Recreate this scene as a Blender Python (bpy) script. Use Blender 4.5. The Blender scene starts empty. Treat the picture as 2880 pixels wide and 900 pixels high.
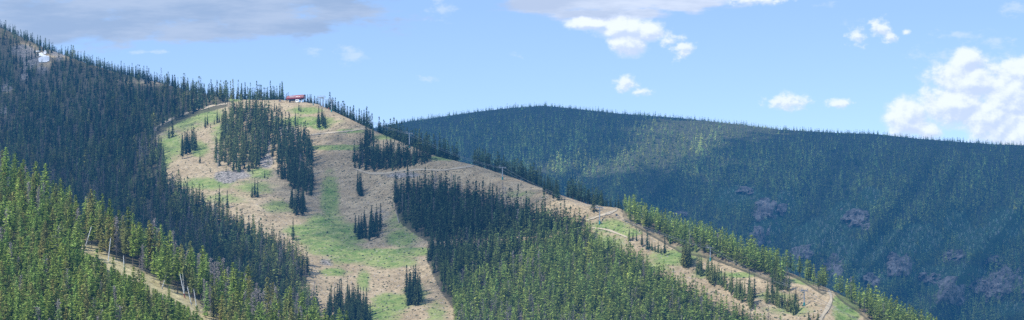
import bpy, bmesh, math, random
import numpy as np
from mathutils import Vector, Matrix

rng = np.random.default_rng(7)
random.seed(7)
scene = bpy.context.scene
COL = scene.collection

# ------------------------------------------------------------------ survey frame
# bearings are measured on a 2576 px wide panorama; CX is straight ahead, VH is eye level
CX, VH, F = 1288.0, 900.0, 5810.0
SUN = np.array([-0.54, -0.45, 0.78]); SUN /= np.linalg.norm(SUN)


def pt(u, v, Y):
    u = np.asarray(u, float); v = np.asarray(v, float); Y = np.asarray(Y, float)
    return np.stack([(u - CX) / F * Y, Y, (VH - v) / F * Y], -1)


# ------------------------------------------------------------------ noise
def _hash(ix, iy, seed):
    h = (ix.astype(np.int64) * 374761393 + iy.astype(np.int64) * 668265263 + seed * 974711) & 0x7fffffff
    h = ((h ^ (h >> 13)) * 1274126177) & 0x7fffffff
    h = h ^ (h >> 16)
    return (h & 0xffff) / 65535.0


def vnoise(x, y, seed=0):
    x = np.asarray(x, float); y = np.asarray(y, float)
    ix = np.floor(x); iy = np.floor(y); fx = x - ix; fy = y - iy
    fx = fx * fx * (3 - 2 * fx); fy = fy * fy * (3 - 2 * fy)
    ix = ix.astype(np.int64); iy = iy.astype(np.int64)
    a = _hash(ix, iy, seed); b = _hash(ix + 1, iy, seed); c = _hash(ix, iy + 1, seed); d = _hash(ix + 1, iy + 1, seed)
    return (a * (1 - fx) + b * fx) * (1 - fy) + (c * (1 - fx) + d * fx) * fy


def fbm(x, y, seed=0, octv=4):
    s = 0; a = 0.5; t = 0
    for i in range(octv):
        s = s + a * vnoise(x * 2 ** i, y * 2 ** i, seed + i * 17); t += a; a *= 0.55
    return s / t


def inpoly(u, v, poly):
    u = np.asarray(u, float); v = np.asarray(v, float)
    r = np.zeros(np.broadcast(u, v).shape, bool)
    n = len(poly)
    for i in range(n):
        x0, y0 = poly[i]; x1, y1 = poly[(i + 1) % n]
        if y0 == y1:
            continue
        c = ((y0 > v) != (y1 > v)) & (u < (x1 - x0) * (v - y0) / (y1 - y0) + x0)
        r ^= c
    return r


def segdist(u, v, line):
    d = np.full(np.broadcast(u, v).shape, 1e9)
    for (x0, y0), (x1, y1) in zip(line[:-1], line[1:]):
        L = (x1 - x0) ** 2 + (y1 - y0) ** 2 + 1e-9
        t = np.clip(((u - x0) * (x1 - x0) + (v - y0) * (y1 - y0)) / L, 0, 1)
        d = np.minimum(d, np.hypot(u - x0 - t * (x1 - x0), v - y0 - t * (y1 - y0)))
    return d


class TPS:
    def __init__(self, pts):
        p = np.array(pts, float)
        self.c = p[:, :2] / 500.0
        n = len(p)
        K = self.k(self.c[:, None] - self.c[None]) + np.eye(n) * 0.02
        Pm = np.c_[np.ones(n), self.c]
        A = np.block([[K, Pm], [Pm.T, np.zeros((3, 3))]])
        self.w = np.linalg.solve(A, np.r_[p[:, 2], 0, 0, 0])

    @staticmethod
    def k(d):
        r = np.sqrt((d ** 2).sum(-1))
        return r ** 2 * np.log(r + 1e-9)

    def __call__(self, u, v):
        q = np.stack(np.broadcast_arrays(np.asarray(u, float), np.asarray(v, float)), -1) / 500.0
        s = q.shape[:-1]; q = q.reshape(-1, 2)
        out = np.empty(len(q))
        for i in range(0, len(q), 20000):
            b = q[i:i + 20000]
            out[i:i + 20000] = self.k(b[:, None] - self.c[None]) @ self.w[:-3] + self.w[-3] + b @ self.w[-2:]
        return out.reshape(s)


class Land:
    """a hillside: depth over bearing, its crest line, and a back slope behind the crest"""
    def __init__(self, crest, ctrl, round_px, round_m, noise):
        self.cu = [c[0] for c in crest]; self.cv = [c[1] for c in crest]
        self.t = TPS(ctrl); self.rp = round_px; self.rm = round_m; self.noise = noise

    def vc(self, u):
        return np.interp(u, self.cu, self.cv)

    def Y(self, u, v):
        vc = self.vc(u)
        k = np.clip(1 - (v - vc) / self.rp, 0, 1)
        return self.t(u, v) + self.rm * k ** 3 + self.noise(u, v)

    def p(self, u, v):
        return pt(u, v, self.Y(u, v))

    def back(self, u, d):
        vc = self.vc(u); Yc = self.Y(u, vc); c = pt(u, vc, Yc)
        y = Yc + d
        return np.stack([(np.asarray(u) - CX) / F * y, y, c[..., 2] - 0.05 * d - np.minimum(0.0016 * d * d, 0.5 * d)], -1)

    def any(self, u, v):
        vc = self.vc(u)
        f = self.p(u, np.maximum(v, vc)); b = self.back(u, np.maximum(vc - v, 0) * 2.2)
        return np.where((v >= vc)[..., None], f, b)


mid = Land(
    [(-300, -70), (-100, 30), (0, 68), (60, 96), (110, 120), (150, 134), (220, 160), (300, 184), (400, 208), (500, 234), (560, 246), (600, 250),
     (660, 252), (700, 251), (740, 254), (765, 257), (800, 262), (850, 285), (900, 309), (960, 337), (1000, 354), (1100, 394), (1200, 417), (1300, 450), (1400, 487),
     (1480, 514), (1530, 520), (1560, 525), (1640, 561), (1750, 601), (1850, 634), (1950, 672), (2050, 711), (2118, 742), (2210, 785), (2330, 838), (2576, 950), (2800, 1060)],
    [(-300, -70, 3800), (0, 68, 3350), (150, 134, 3200), (300, 184, 3000), (400, 208, 2880), (500, 234, 2760), (580, 248, 2660), (660, 252, 2600), (740, 254, 2550),
     (800, 262, 2500), (900, 309, 2400), (1000, 354, 2300), (1100, 394, 2210), (1200, 417, 2140), (1300, 450, 2070), (1400, 487, 2000), (1480, 514, 1950), (1560, 525, 1930),
     (1750, 601, 1850), (1950, 672, 1790), (2118, 742, 1750), (2330, 838, 1690), (2576, 950, 1620), (2800, 1060, 1550),
     (-200, 420, 2650), (0, 400, 2560), (200, 330, 2620), (300, 500, 2280), (500, 650, 2020), (640, 600, 2040), (760, 700, 1900), (450, 400, 2370), (600, 440, 2290), (850, 450, 2270), (850, 600, 2060),
     (850, 700, 1920), (850, 805, 1800), (1050, 805, 1790), (1000, 600, 2050), (1000, 450, 2200), (900, 360, 2360), (1200, 600, 1980), (1200, 500, 2080), (1400, 600, 1930), (1500, 600, 1900),
     (1300, 805, 1760), (1600, 720, 1790), (1800, 720, 1770), (1700, 640, 1830), (1900, 805, 1700), (2080, 790, 1700), (0, 1000, 1750), (500, 1000, 1650), (1000, 1000, 1600), (1500, 1000, 1600), (2000, 1000, 1600), (-300, 700, 2200)],
    26, 36, lambda u, v: 14 * (fbm(u / 70, v / 40, 3) - 0.5) + 50 * (fbm(u / 210, v / 150, 9, 2) - 0.5) + 2.5 * (fbm(u / 14, v / 9, 4, 2) - .5))
NEAR_TOPS = [(-300, 300), (0, 380), (60, 400), (130, 440), (200, 482), (290, 517), (400, 570), (500, 630), (600, 682), (700, 722), (800, 778), (900, 830), (1000, 880), (1200, 970)]
near = Land(
    [(u, v + 80) for u, v in NEAR_TOPS],
    [(-300, 388, 1350), (0, 468, 1250), (200, 570, 1210), (400, 658, 1180), (600, 770, 1150), (800, 866, 1120), (1000, 968, 1090), (-300, 700, 1120), (0, 700, 1060), (0, 900, 930), (250, 660, 1120), (250, 800, 1010),
     (450, 750, 1110), (450, 880, 1010), (-300, 1100, 800), (0, 1100, 820), (400, 1100, 880), (800, 1100, 980), (1200, 1100, 1040)],
    18, 14, lambda u, v: 10 * (fbm(u / 60, v / 30, 5) - 0.5))
FAR_TOPS = [(700, 340), (900, 325), (980, 308), (1040, 298), (1130, 285), (1200, 275), (1290, 265), (1370, 260), (1450, 268), (1560, 280), (1700, 290), (1850, 306), (1960, 320), (2100, 328), (2200, 331), (2300, 342), (2400, 350), (2500, 357), (2600, 360), (2900, 372)]


def far_noise(u, v):
    q = u + 0.75 * v + 40 * (fbm(u / 120, v / 120, 21) - .5)
    damp = np.clip((v - 300) / 150, 0.15, 1)
    return damp * (230 * (np.abs(vnoise(q / 150, v * 0 + v / 900, 31) - .5) * 2 - .5) + 110 * (np.abs(vnoise(q / 62, v / 500, 33) - .5) * 2 - .5)) + 20 * (fbm(u / 60, v / 40, 35) - .5)


far = Land(
    [(u, v + 6) for u, v in FAR_TOPS],
    [(700, 357, 5400), (980, 325, 5300), (1370, 277, 5500), (1700, 307, 5500), (2200, 348, 5400), (2600, 377, 5300), (2900, 390, 5300), (1100, 400, 4950), (1300, 430, 4850), (1560, 500, 4650), (1700, 560, 4500), (1900, 640, 4350),
     (2100, 700, 4250), (2300, 790, 4080), (2560, 800, 4050), (2550, 550, 4600), (2200, 550, 4600), (2200, 1000, 3600), (2700, 1000, 3600), (1500, 1000, 3700), (900, 700, 4200), (700, 1000, 3700), (1800, 420, 5000), (2500, 450, 4950)],
    20, 60, far_noise)


# ------------------------------------------------------------------ helpers
def tag(o, label=None, cat=None, group=None, kind=None):
    for k, x in (('label', label), ('category', cat), ('group', group), ('kind', kind)):
        if x:
            o[k] = x
    return o


def np_mesh(name, V, T, mat, attrs=None, smooth=False, quads=False):
    me = bpy.data.meshes.new(name)
    n = 4 if quads else 3
    me.vertices.add(len(V)); me.vertices.foreach_set('co', np.ascontiguousarray(V, dtype=np.float32).ravel())
    me.loops.add(len(T) * n); me.loops.foreach_set('vertex_index', np.ascontiguousarray(T, dtype=np.int32).ravel())
    me.polygons.add(len(T)); me.polygons.foreach_set('loop_start', np.arange(0, len(T) * n, n, dtype=np.int32))
    me.polygons.foreach_set('use_smooth', np.full(len(T), smooth, dtype=bool))
    for k, a in (attrs or {}).items():
        if a.ndim == 1:
            at = me.attributes.new(k, 'FLOAT', 'POINT'); at.data.foreach_set('value', np.ascontiguousarray(a, dtype=np.float32))
        else:
            at = me.attributes.new(k, 'FLOAT_COLOR', 'POINT')
            at.data.foreach_set('color', np.c_[a, np.ones(len(a))].astype(np.float32).ravel())
    me.update(calc_edges=True); me.validate()
    me.materials.append(mat)
    return me


def link(name, me, parent=None):
    o = bpy.data.objects.new(name, me); COL.objects.link(o); o.parent = parent
    return o


def empty(name, loc, rz=0.0):
    o = bpy.data.objects.new(name, None); COL.objects.link(o); o.empty_display_size = 0.5
    o.location = Vector([float(c) for c in loc]); o.rotation_euler = (0, 0, rz)
    return o


class MB:
    """collects boxes, tubes and prisms; build() links them as one mesh object"""
    def __init__(self): self.bm = bmesh.new()

    def box(self, x0, x1, y0, y1, z0, z1):
        v = [self.bm.verts.new(c) for c in ((x0, y0, z0), (x1, y0, z0), (x1, y1, z0), (x0, y1, z0), (x0, y0, z1), (x1, y0, z1), (x1, y1, z1), (x0, y1, z1))]
        for f in ((3, 2, 1, 0), (4, 5, 6, 7), (0, 1, 5, 4), (1, 2, 6, 5), (2, 3, 7, 6), (3, 0, 4, 7)):
            self.bm.faces.new([v[i] for i in f])
        return self

    def tube(self, a, b, r0, r1=None, n=10):
        a = Vector(a); b = Vector(b); r1 = r0 if r1 is None else r1
        d = (b - a).normalized(); x = d.orthogonal().normalized(); y = d.cross(x)
        A = []; B = []
        for i in range(n):
            t = 2 * math.pi * i / n; w = x * math.cos(t) + y * math.sin(t)
            A.append(self.bm.verts.new(a + w * r0)); B.append(self.bm.verts.new(b + w * r1))
        for i in range(n):
            j = (i + 1) % n
            self.bm.faces.new((A[i], A[j], B[j], B[i]))
        self.bm.faces.new(A[::-1]); self.bm.faces.new(B)
        return self

    def hull(self, pts):
        vs = [self.bm.verts.new(p) for p in pts]
        bmesh.ops.convex_hull(self.bm, input=vs)
        return self

    def poly(self, pts):
        self.bm.faces.new([self.bm.verts.new(p) for p in pts]); return self

    def build(self, name, mat, parent=None, bevel=0.0):
        if bevel:
            bmesh.ops.bevel(self.bm, geom=list(self.bm.edges), offset=bevel, segments=1, affect='EDGES', clamp_overlap=True)
        bmesh.ops.recalc_face_normals(self.bm, faces=list(self.bm.faces))
        me = bpy.data.meshes.new(name); self.bm.to_mesh(me); self.bm.free()
        me.materials.append(mat)
        return link(name, me, parent)


# ------------------------------------------------------------------ materials
class N:
    def __init__(self, tree): self.t = tree

    def __call__(self, typ, ins=None, **props):
        n = self.t.nodes.new(typ)
        for k, x in props.items():
            setattr(n, k, x)
        for k, x in (ins or {}).items():
            self.set(n.inputs[k], x)
        return n

    def set(self, sock, x):
        if isinstance(x, bpy.types.NodeSocket): self.t.links.new(x, sock)
        elif isinstance(x, bpy.types.Node): self.t.links.new(x.outputs[0], sock)
        else: sock.default_value = x

    def math(self, op, a, b=0.0, c=0.0, clamp=False):
        n = self('ShaderNodeMath', {0: a, 1: b, 2: c}, operation=op, use_clamp=clamp); return n.outputs[0]

    def mix(self, f, a, b, blend='MIX'):
        n = self('ShaderNodeMix', data_type='RGBA', blend_type=blend)
        self.set(n.inputs[0], f); self.set(n.inputs[6], a); self.set(n.inputs[7], b)
        return n.outputs[2]

    def noise(self, vec, scale, detail=3, rough=0.55):
        n = self('ShaderNodeTexNoise', {'Vector': vec, 'Scale': scale, 'Detail': detail, 'Roughness': rough}); return n.outputs[0]

    def ramp(self, f, a, b):
        n = self('ShaderNodeMapRange', {'Value': f, 'From Min': a, 'From Max': b}, interpolation_type='SMOOTHSTEP'); return n.outputs[0]


def material(name):
    m = bpy.data.materials.new(name); m.use_nodes = True
    m.node_tree.nodes.clear(); n = N(m.node_tree)
    out = n('ShaderNodeOutputMaterial')
    return m, n, out


def C4(c): return (c[0], c[1], c[2], 1.0)


def simple(name, col, rough=0.6, var=0.2, scale=1.5, metal=0.0):
    m, n, out = material(name)
    geo = n('ShaderNodeTexCoord')
    f = n.noise(geo.outputs['Object'], scale, 4)
    c = n.mix(f, C4([x * (1 - var) for x in col]), C4([min(1, x * (1 + var)) for x in col]))
    b = n('ShaderNodeBsdfPrincipled', {'Base Color': c, 'Roughness': rough, 'Metallic': metal})
    n.set(out.inputs[0], b)
    return m


def leaf_material(name, mode):
    """mode 'object': colour from the object, 'tint': colour stored per tree"""
    m, n, out = material(name)
    if mode == 'object':
        base = n('ShaderNodeObjectInfo').outputs['Color']
    else:
        base = n('ShaderNodeAttribute', attribute_name='tint').outputs['Color']
    var = n('ShaderNodeAttribute', attribute_name='var').outputs['Fac']
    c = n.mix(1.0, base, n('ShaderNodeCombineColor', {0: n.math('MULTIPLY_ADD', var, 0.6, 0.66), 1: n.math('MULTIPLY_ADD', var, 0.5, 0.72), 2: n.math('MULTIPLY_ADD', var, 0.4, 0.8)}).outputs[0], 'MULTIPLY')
    d = n('ShaderNodeBsdfDiffuse', {'Color': c}); t = n('ShaderNodeBsdfTranslucent', {'Color': c})
    s = n('ShaderNodeMixShader', {0: 0.32, 1: d.outputs[0], 2: t.outputs[0]})
    n.set(out.inputs[0], s)
    return m


M = {}
M['leaf_obj'] = leaf_material('conifer_needles', 'object')
M['leaf_tint'] = leaf_material('forest_needles', 'tint')
M['bark'] = simple('bark', (0.15, 0.12, 0.10), 0.9, 0.35, 3)
M['deadwood'] = simple('weathered_wood', (0.30, 0.27, 0.26), 0.9, 0.3, 2)
M['galv'] = simple('galvanised_steel', (0.30, 0.32, 0.34), 0.5, 0.1, 0.6, 0.2)
M['pale_pole'] = simple('pale_painted_steel', (0.62, 0.64, 0.66), 0.45, 0.12, 0.8)
M['teal'] = simple('teal_padding', (0.015, 0.20, 0.20), 0.7)
M['red'] = simple('red_painted_panel', (0.25, 0.04, 0.045), 0.5, 0.18, 0.7)
M['red_dark'] = simple('dark_red_panel', (0.17, 0.025, 0.03), 0.5, 0.15, 0.7)
M['window'] = simple('tinted_window', (0.34, 0.30, 0.32), 0.15, 0.25, 0.4)
M['white'] = simple('white_paint', (0.78, 0.79, 0.80), 0.5, 0.05)
M['dark'] = simple('dark_machinery', (0.03, 0.035, 0.045), 0.7, 0.4)
M['blue'] = simple('dark_blue_print', (0.03, 0.06, 0.14), 0.6, 0.1)
M['wood'] = simple('brown_timber', (0.22, 0.12, 0.07), 0.8, 0.3, 2)
M['snow'] = simple('old_snow', (0.84, 0.85, 0.86), 0.8, 0.06, 0.15)
M['cable'] = simple('steel_rope', (0.16, 0.17, 0.18), 0.5, 0.1)
M['orange'] = simple('orange_paint', (0.6, 0.14, 0.06), 0.6)


def ground_material(name, dirt, dirt2, grass, grass2, scree, patch, speck_scale, far_like=False):
    m, n, out = material(name)
    geo = n('ShaderNodeNewGeometry')
    P = geo.outputs['Position']
    A = lambda k: n('ShaderNodeAttribute', attribute_name=k).outputs['Fac']
    g = A('grass'); s = A('scree'); w = A('floor')
    big = n.noise(P, 1 / 42.0, 4, 0.6); med = n.noise(P, 1 / 11.0, 4, 0.65); fine = n.noise(P, 1 / 2.6, 3, 0.7)
    big = n.math('ADD', n.math('MULTIPLY', big, .7), n.math('MULTIPLY', n.noise(n('ShaderNodeMapping', {'Vector': P, 'Scale': (.11, .022, .03)}).outputs[0], 1.0, 4, .6), .3))
    d = n.mix(n.ramp(big, 0.40, 0.60), C4(dirt), C4(dirt2))
    d = n.mix(n.ramp(fine, 0.3, 0.75), n.mix(0.45, d, C4([x * 0.55 for x in dirt])), n.mix(0.4, d, C4([min(0.8, x * 1.35) for x in dirt2])))
    d = n.mix(n.math('MULTIPLY', n.ramp(med, .46, .66), .55), d, C4([x * .62 for x in dirt]))
    gr = n.mix(n.ramp(med, 0.35, 0.65), C4(grass), C4(grass2))
    gr = n.mix(n.ramp(fine, 0.4, 0.75), gr, n.mix(0.55, gr, C4([x * 0.5 for x in grass])))
    gm = n.math('ADD', g, n.math('MULTIPLY_ADD', med, 1.0, -0.42))
    gm = n.math('ADD', gm, n.math('MULTIPLY_ADD', fine, 0.7, -0.35))
    c = n.mix(n.ramp(gm, 0.20, 0.72), d, gr)
    vor = n('ShaderNodeTexVoronoi', {'Vector': P, 'Scale': 1 / speck_scale, 'Randomness': 1.0})
    sc = n.mix(n.ramp(vor.outputs['Distance'], 0.1, 0.7), C4([min(.8, x * 1.3) for x in scree]), C4([x * 0.5 for x in scree]))
    c = n.mix(n.ramp(n.math('ADD', s, n.math('MULTIPLY_ADD', med, 0.6, -0.3)), 0.3, 0.6), c, sc)
    # sparse pale stones and dark low scrub over the open slope
    vs = n('ShaderNodeTexVoronoi', {'Vector': P, 'Scale': 1 / 3.4, 'Randomness': 1.0})
    stone = n.math('MULTIPLY', n.ramp(vs.outputs['Distance'], 0.34, 0.2), n.ramp(n.noise(P, 1 / 16.0, 2), 0.42, 0.62))
    c = n.mix(n.math('MULTIPLY', stone, 0.45), c, C4((0.46, 0.42, 0.36)))
    vd = n('ShaderNodeTexVoronoi', {'Vector': n('ShaderNodeVectorMath', {0: P, 1: (13.7, 5.1, 9.9)}, operation='ADD').outputs[0], 'Scale': 1 / 4.4, 'Randomness': 1.0})
    scrub = n.math('MULTIPLY', n.ramp(vd.outputs['Distance'], 0.36, 0.22), n.ramp(n.noise(P, 1 / 23.0, 2), 0.40, 0.6))
    c = n.mix(n.math('MULTIPLY', scrub, 0.6), c, C4((0.05, 0.06, 0.03)))
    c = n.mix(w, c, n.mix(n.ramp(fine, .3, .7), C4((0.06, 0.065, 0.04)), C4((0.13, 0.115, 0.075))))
    h = n.math('ADD', n.math('MULTIPLY', fine, 1.2), n.math('MULTIPLY', med, 2.5))
    bump = n('ShaderNodeBump', {'Height': h, 'Strength': 0.55, 'Distance': 1.0})
    b = n('ShaderNodeBsdfDiffuse', {'Color': c, 'Roughness': 0.6, 'Normal': bump.outputs[0]})
    n.set(out.inputs[0], b)
    return m


M['mid_ground'] = ground_material('ski_slope_ground', (0.375, 0.285, 0.17), (0.53, 0.42, 0.265), (0.16, 0.25, 0.07), (0.34, 0.37, 0.14), (0.38, 0.34, 0.30), 0, 2.4)
M['near_ground'] = ground_material('ridge_ground', (0.48, 0.40, 0.22), (0.64, 0.54, 0.30), (0.22, 0.25, 0.07), (0.36, 0.33, 0.11), (0.30, 0.27, 0.27), 0, 2.4)
M['far_ground'] = ground_material('far_slope_ground', (0.07, 0.075, 0.05), (0.10, 0.10, 0.065), (0.07, 0.11, 0.05), (0.09, 0.14, 0.06), (0.24, 0.20, 0.22), 0, 9.0)
M['valley'] = simple('valley_ground', (0.09, 0.11, 0.05), 0.9, 0.4, 0.02)
M['road'] = simple('road_dirt', (0.47, 0.39, 0.27), 0.9, 0.28, 0.25)


def rock_material():
    m, n, out = material('outcrop_rock')
    P = n('ShaderNodeNewGeometry').outputs['Position']
    a = n.noise(P, 1 / 30.0, 6, 0.7); b = n.noise(n('ShaderNodeMapping', {'Vector': P, 'Scale': (0.09, 0.09, 0.02)}).outputs[0], 1.0, 5, 0.7)
    c = n.mix(n.ramp(a, 0.3, 0.7), C4((0.12, 0.095, 0.075)), C4((0.52, 0.42, 0.33)))
    c = n.mix(n.ramp(b, 0.52, 0.68), c, C4((0.045, 0.055, 0.04)))
    n.set(out.inputs[0], n('ShaderNodeBsdfDiffuse', {'Color': c}))
    return m


M['rock'] = rock_material()


# ------------------------------------------------------------------ terrain
def ell(u, v, blobs):
    r = np.zeros(np.shape(u))
    for (cu, cv, ru, rv, s) in blobs:
        d = np.hypot((u - cu) / ru, (v - cv) / rv)
        r = np.maximum(r, s * np.clip(1.35 - d * 0.85, 0, 1))
    return r


GRASS = [(450, 305, 70, 26, .6), (520, 292, 50, 22, .65), (430, 365, 34, 34, .7), (410, 400, 22, 20, .8), (560, 335, 30, 34, .55), (590, 246, 16, 9, 1), (500, 375, 24, 18, .8), (770, 278, 40, 9, .8), (770, 306, 70, 12, .9),
         (805, 318, 22, 8, .9), (855, 371, 75, 6, 1.0), (880, 330, 36, 6, .7), (520, 462, 70, 14, .75), (640, 472, 50, 16, .6), (560, 500, 60, 14, .5), (655, 436, 30, 14, .8), (700, 520, 40, 16, .6), (830, 500, 22, 60, .8), (815, 565, 50, 26, .8), (850, 590, 60, 26, 1.1), (800, 600, 50, 18, 1.0),
         (840, 625, 60, 16, 1.1), (950, 636, 130, 9, 1.1), (1040, 632, 50, 8, 1.2), (980, 658, 60, 15, .9), (1010, 600, 40, 22, .8), (1010, 560, 40, 30, .5), (840, 684, 34, 10, .8), (760, 580, 40, 14, .9), (985, 762, 44, 22, 1.0), (940, 790, 60, 22, .8), (915, 705, 16, 26, .7), (1045, 745, 30, 26, .7), (1100, 790, 30, 30, .5), (880, 650, 60, 14, .7),
         (1535, 570, 45, 16, .8), (1580, 585, 30, 10, .9), (1700, 645, 60, 16, .8), (1690, 655, 60, 14, .7), (1730, 626, 30, 8, .8), (2040, 706, 44, 9, 1.1), (2130, 785, 28, 40, 1.1), (2115, 760, 18, 20, 1.0), (1860, 692, 40, 7, .8), (1940, 745, 60, 10, .5), (1790, 690, 50, 9, .6), (1990, 780, 60, 14, .5), (1520, 610, 60, 22, .6), (1640, 672, 50, 10, .6), (1200, 400, 40, 6, .6), (970, 345, 40, 8, .6), (1110, 398, 50, 6, .7), (1300, 488, 40, 12, .4), (2060, 705, 60, 6, .8), (360, 190, 60, 8, .6)]
SCREE = [(75, 150, 26, 22, 1), (55, 128, 30, 14, 1), (150, 130, 26, 12, 1), (60, 185, 16, 16, .9), (70, 200, 30, 14, .8), (15, 215, 20, 16, 1), (10, 270, 20, 20, 1), (105, 185, 20, 20, .8), (150, 165, 12, 30, .8), (410, 198, 70, 10, .7), (600, 440, 34, 15, .7), (670, 405, 20, 20, .8), (720, 330, 30, 12, .7), (570, 445, 30, 16, .9), (960, 540, 40, 30, .4), (820, 660, 22, 16, .5), (905, 330, 40, 14, .25), (1230, 440, 60, 18, .25), (1360, 500, 60, 16, .3), (1010, 440, 60, 10, .6), (300, 240, 20, 18, .5)]
F_LEFT = [(-290, -90), (0, 30), (150, 100), (300, 150), (450, 195), (575, 225), (573, 262), (500, 282), (440, 307), (385, 340), (400, 370), (408, 402), (418, 455), (455, 490), (500, 515), (545, 545), (600, 570), (650, 600), (700, 625), (745, 645), (778, 672), (768, 712), (742, 722), (758, 745), (790, 775), (802, 805), (810, 1000), (-290, 1000)]
F_MID = [(993, 478), (1030, 482), (1100, 482), (1150, 492), (1200, 505), (1260, 522), (1340, 548), (1400, 562), (1475, 585), (1500, 628), (1560, 648), (1620, 682), (1700, 735), (1800, 788), (1900, 828), (1960, 862), (2100, 1000), (1150, 1000), (1146, 805), (1140, 770), (1110, 730), (1090, 690), (1075, 650), (1086, 618), (1130, 612), (1085, 606), (1050, 588), (1010, 558), (994, 520)]
F_R = [(1563, 520), (1640, 556), (1750, 596), (1850, 629), (1950, 667), (2050, 706), (2080, 716), (2078, 733), (2070, 737), (2042, 719), (2010, 699), (1974, 683), (1960, 700), (1989, 722), (1949, 711), (1905, 691), (1845, 667), (1789, 647), (1713, 631), (1633, 585), (1570, 550)]
F_R2 = [(2088, 715), (2118, 738), (2210, 780), (2330, 833), (2576, 945), (2576, 1000), (2330, 900), (2250, 850), (2186, 804), (2158, 780), (2126, 760), (2106, 742)]
BARE = [(62, 126, 22, 12), (72, 152, 18, 18), (146, 138, 20, 8), (62, 192, 9, 6), (16, 222, 10, 7), (10, 280, 9, 10), (107, 156, 17, 16), (395, 204, 60, 7), (1480, 588, 20, 8)]


def grid_land(name, L, us, nrow, vbot, mat, masks, backs=(3, 8, 16, 30, 60, 120, 250, 500, 900), floor_z=-60):
    t = np.linspace(0, 1, nrow)
    U = np.repeat(us[:, None], nrow, 1)
    vc = L.vc(us)[:, None]
    V = vbot + (vc - vbot) * t[None]
    Pf = pt(U, V, L.Y(U, V))
    skirt = Pf[:, :1].copy(); skirt[..., 2] = floor_z; skirt[..., 1] -= 40
    bk = np.stack([L.back(us, np.full(len(us), float(d))) for d in backs], 1)
    G = np.concatenate([skirt, Pf, bk], 1)
    at = {}
    for k, fn in masks.items():
        a = fn(U, V)
        a = np.concatenate([a[:, :1], a, np.repeat(a[:, -1:], len(backs), 1)], 1)
        at[k] = a.ravel()
    nr = G.shape[1]; nc = len(us)
    i = np.arange(nc - 1)[:, None] * nr + np.arange(nr - 1)[None]
    T = np.stack([i, i + nr, i + nr + 1, i + 1], -1).reshape(-1, 4)
    o = link(name, np_mesh(name, G.reshape(-1, 3), T, mat, at, True, True))
    tag(o, kind='structure')
    return o


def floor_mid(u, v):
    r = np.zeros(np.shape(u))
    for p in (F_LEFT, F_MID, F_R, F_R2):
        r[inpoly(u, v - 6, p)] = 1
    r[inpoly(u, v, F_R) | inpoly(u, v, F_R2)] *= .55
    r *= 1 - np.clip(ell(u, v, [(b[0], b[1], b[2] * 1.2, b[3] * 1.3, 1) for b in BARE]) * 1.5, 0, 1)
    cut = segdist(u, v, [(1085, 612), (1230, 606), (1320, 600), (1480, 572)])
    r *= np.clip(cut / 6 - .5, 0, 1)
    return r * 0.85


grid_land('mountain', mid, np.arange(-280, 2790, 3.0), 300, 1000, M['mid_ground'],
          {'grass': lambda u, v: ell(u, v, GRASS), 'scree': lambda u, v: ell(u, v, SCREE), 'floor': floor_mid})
STRIP = [(196, 618), (215, 629), (246, 648), (271, 660), (302, 679), (327, 688), (383, 718), (414, 735), (455, 756), (483, 772), (508, 796), (540, 830), (600, 900)]
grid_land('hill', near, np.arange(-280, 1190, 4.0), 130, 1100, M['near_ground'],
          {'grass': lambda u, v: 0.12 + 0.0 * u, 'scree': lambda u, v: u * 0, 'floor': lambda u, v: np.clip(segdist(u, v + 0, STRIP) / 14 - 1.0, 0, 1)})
ASPEN = [(2060, 600, 60, 40, 1), (2130, 545, 40, 34, 1), (2190, 500, 24, 24, .9), (1860, 500, 60, 28, .8), (1930, 560, 40, 40, .8), (1980, 510, 24, 24, .8), (2290, 610, 80, 40, .9), (2240, 650, 50, 40, .8), (2400, 560, 40, 40, .7), (2470, 610, 60, 34, .9), (2530, 570, 40, 40, .9), (2350, 700, 60, 30, .8), (2190, 700, 60, 30, .8), (2550, 780, 60, 14, 1), (2150, 640, 50, 30, .9), (2430, 690, 50, 20, .7)]
grid_land('far_mountain', far, np.arange(700, 2890, 5.0), 200, 1000, M['far_ground'],
          {'grass': lambda u, v: 0.2 + ell(u, v, ASPEN), 'scree': lambda u, v: u * 0, 'floor': lambda u, v: u * 0}, backs=(20, 60, 150, 400, 900))
mb = MB(); mb.box(-14000, 14000, -300, 22000, -75, -62)
tag(mb.build('ground', M['valley']), kind='structure')


# ------------------------------------------------------------------ roads draped on the slopes
def ribbon(L, line, width, lift=0.35):
    P = np.array(line, float)
    s = np.r_[0, np.cumsum(np.hypot(*np.diff(P, axis=0).T))]
    n = max(8, int(s[-1] / 3))
    q = np.linspace(0, s[-1], n)
    u = np.interp(q, s, P[:, 0]); v = np.interp(q, s, P[:, 1])
    for _ in range(3):
        u[1:-1] = (u[:-2] + u[1:-1] * 2 + u[2:]) / 4; v[1:-1] = (v[:-2] + v[1:-1] * 2 + v[2:]) / 4
    w = np.interp(q / s[-1], np.linspace(0, 1, len(width)), width) * (0.5 + 0.6 * vnoise(q / 9, q * 0, 3))
    du = np.gradient(u); dv = np.gradient(v); l = np.hypot(du, dv) + 1e-9
    nu, nv = -dv / l, du / l
    rows = []
    for k in np.linspace(-.5, .5, 4):
        uu = u + nu * w * k; vv = np.maximum(v + nv * w * k, L.vc(u + nu * w * k) + .2)
        p = pt(uu, vv, L.Y(uu, vv) - 0.5); p[:, 2] += lift; rows.append(p)
    G = np.stack(rows, 1); nr = 4
    i = np.arange(n - 1)[:, None] * nr + np.arange(nr - 1)[None]
    T = np.stack([i, i + nr, i + nr + 1, i + 1], -1).reshape(-1, 4)
    o = link('dirt_road', np_mesh('dirt_road', G.reshape(-1, 3), T, M['road'], None, True, True))
    return tag(o, kind='structure')


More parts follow.
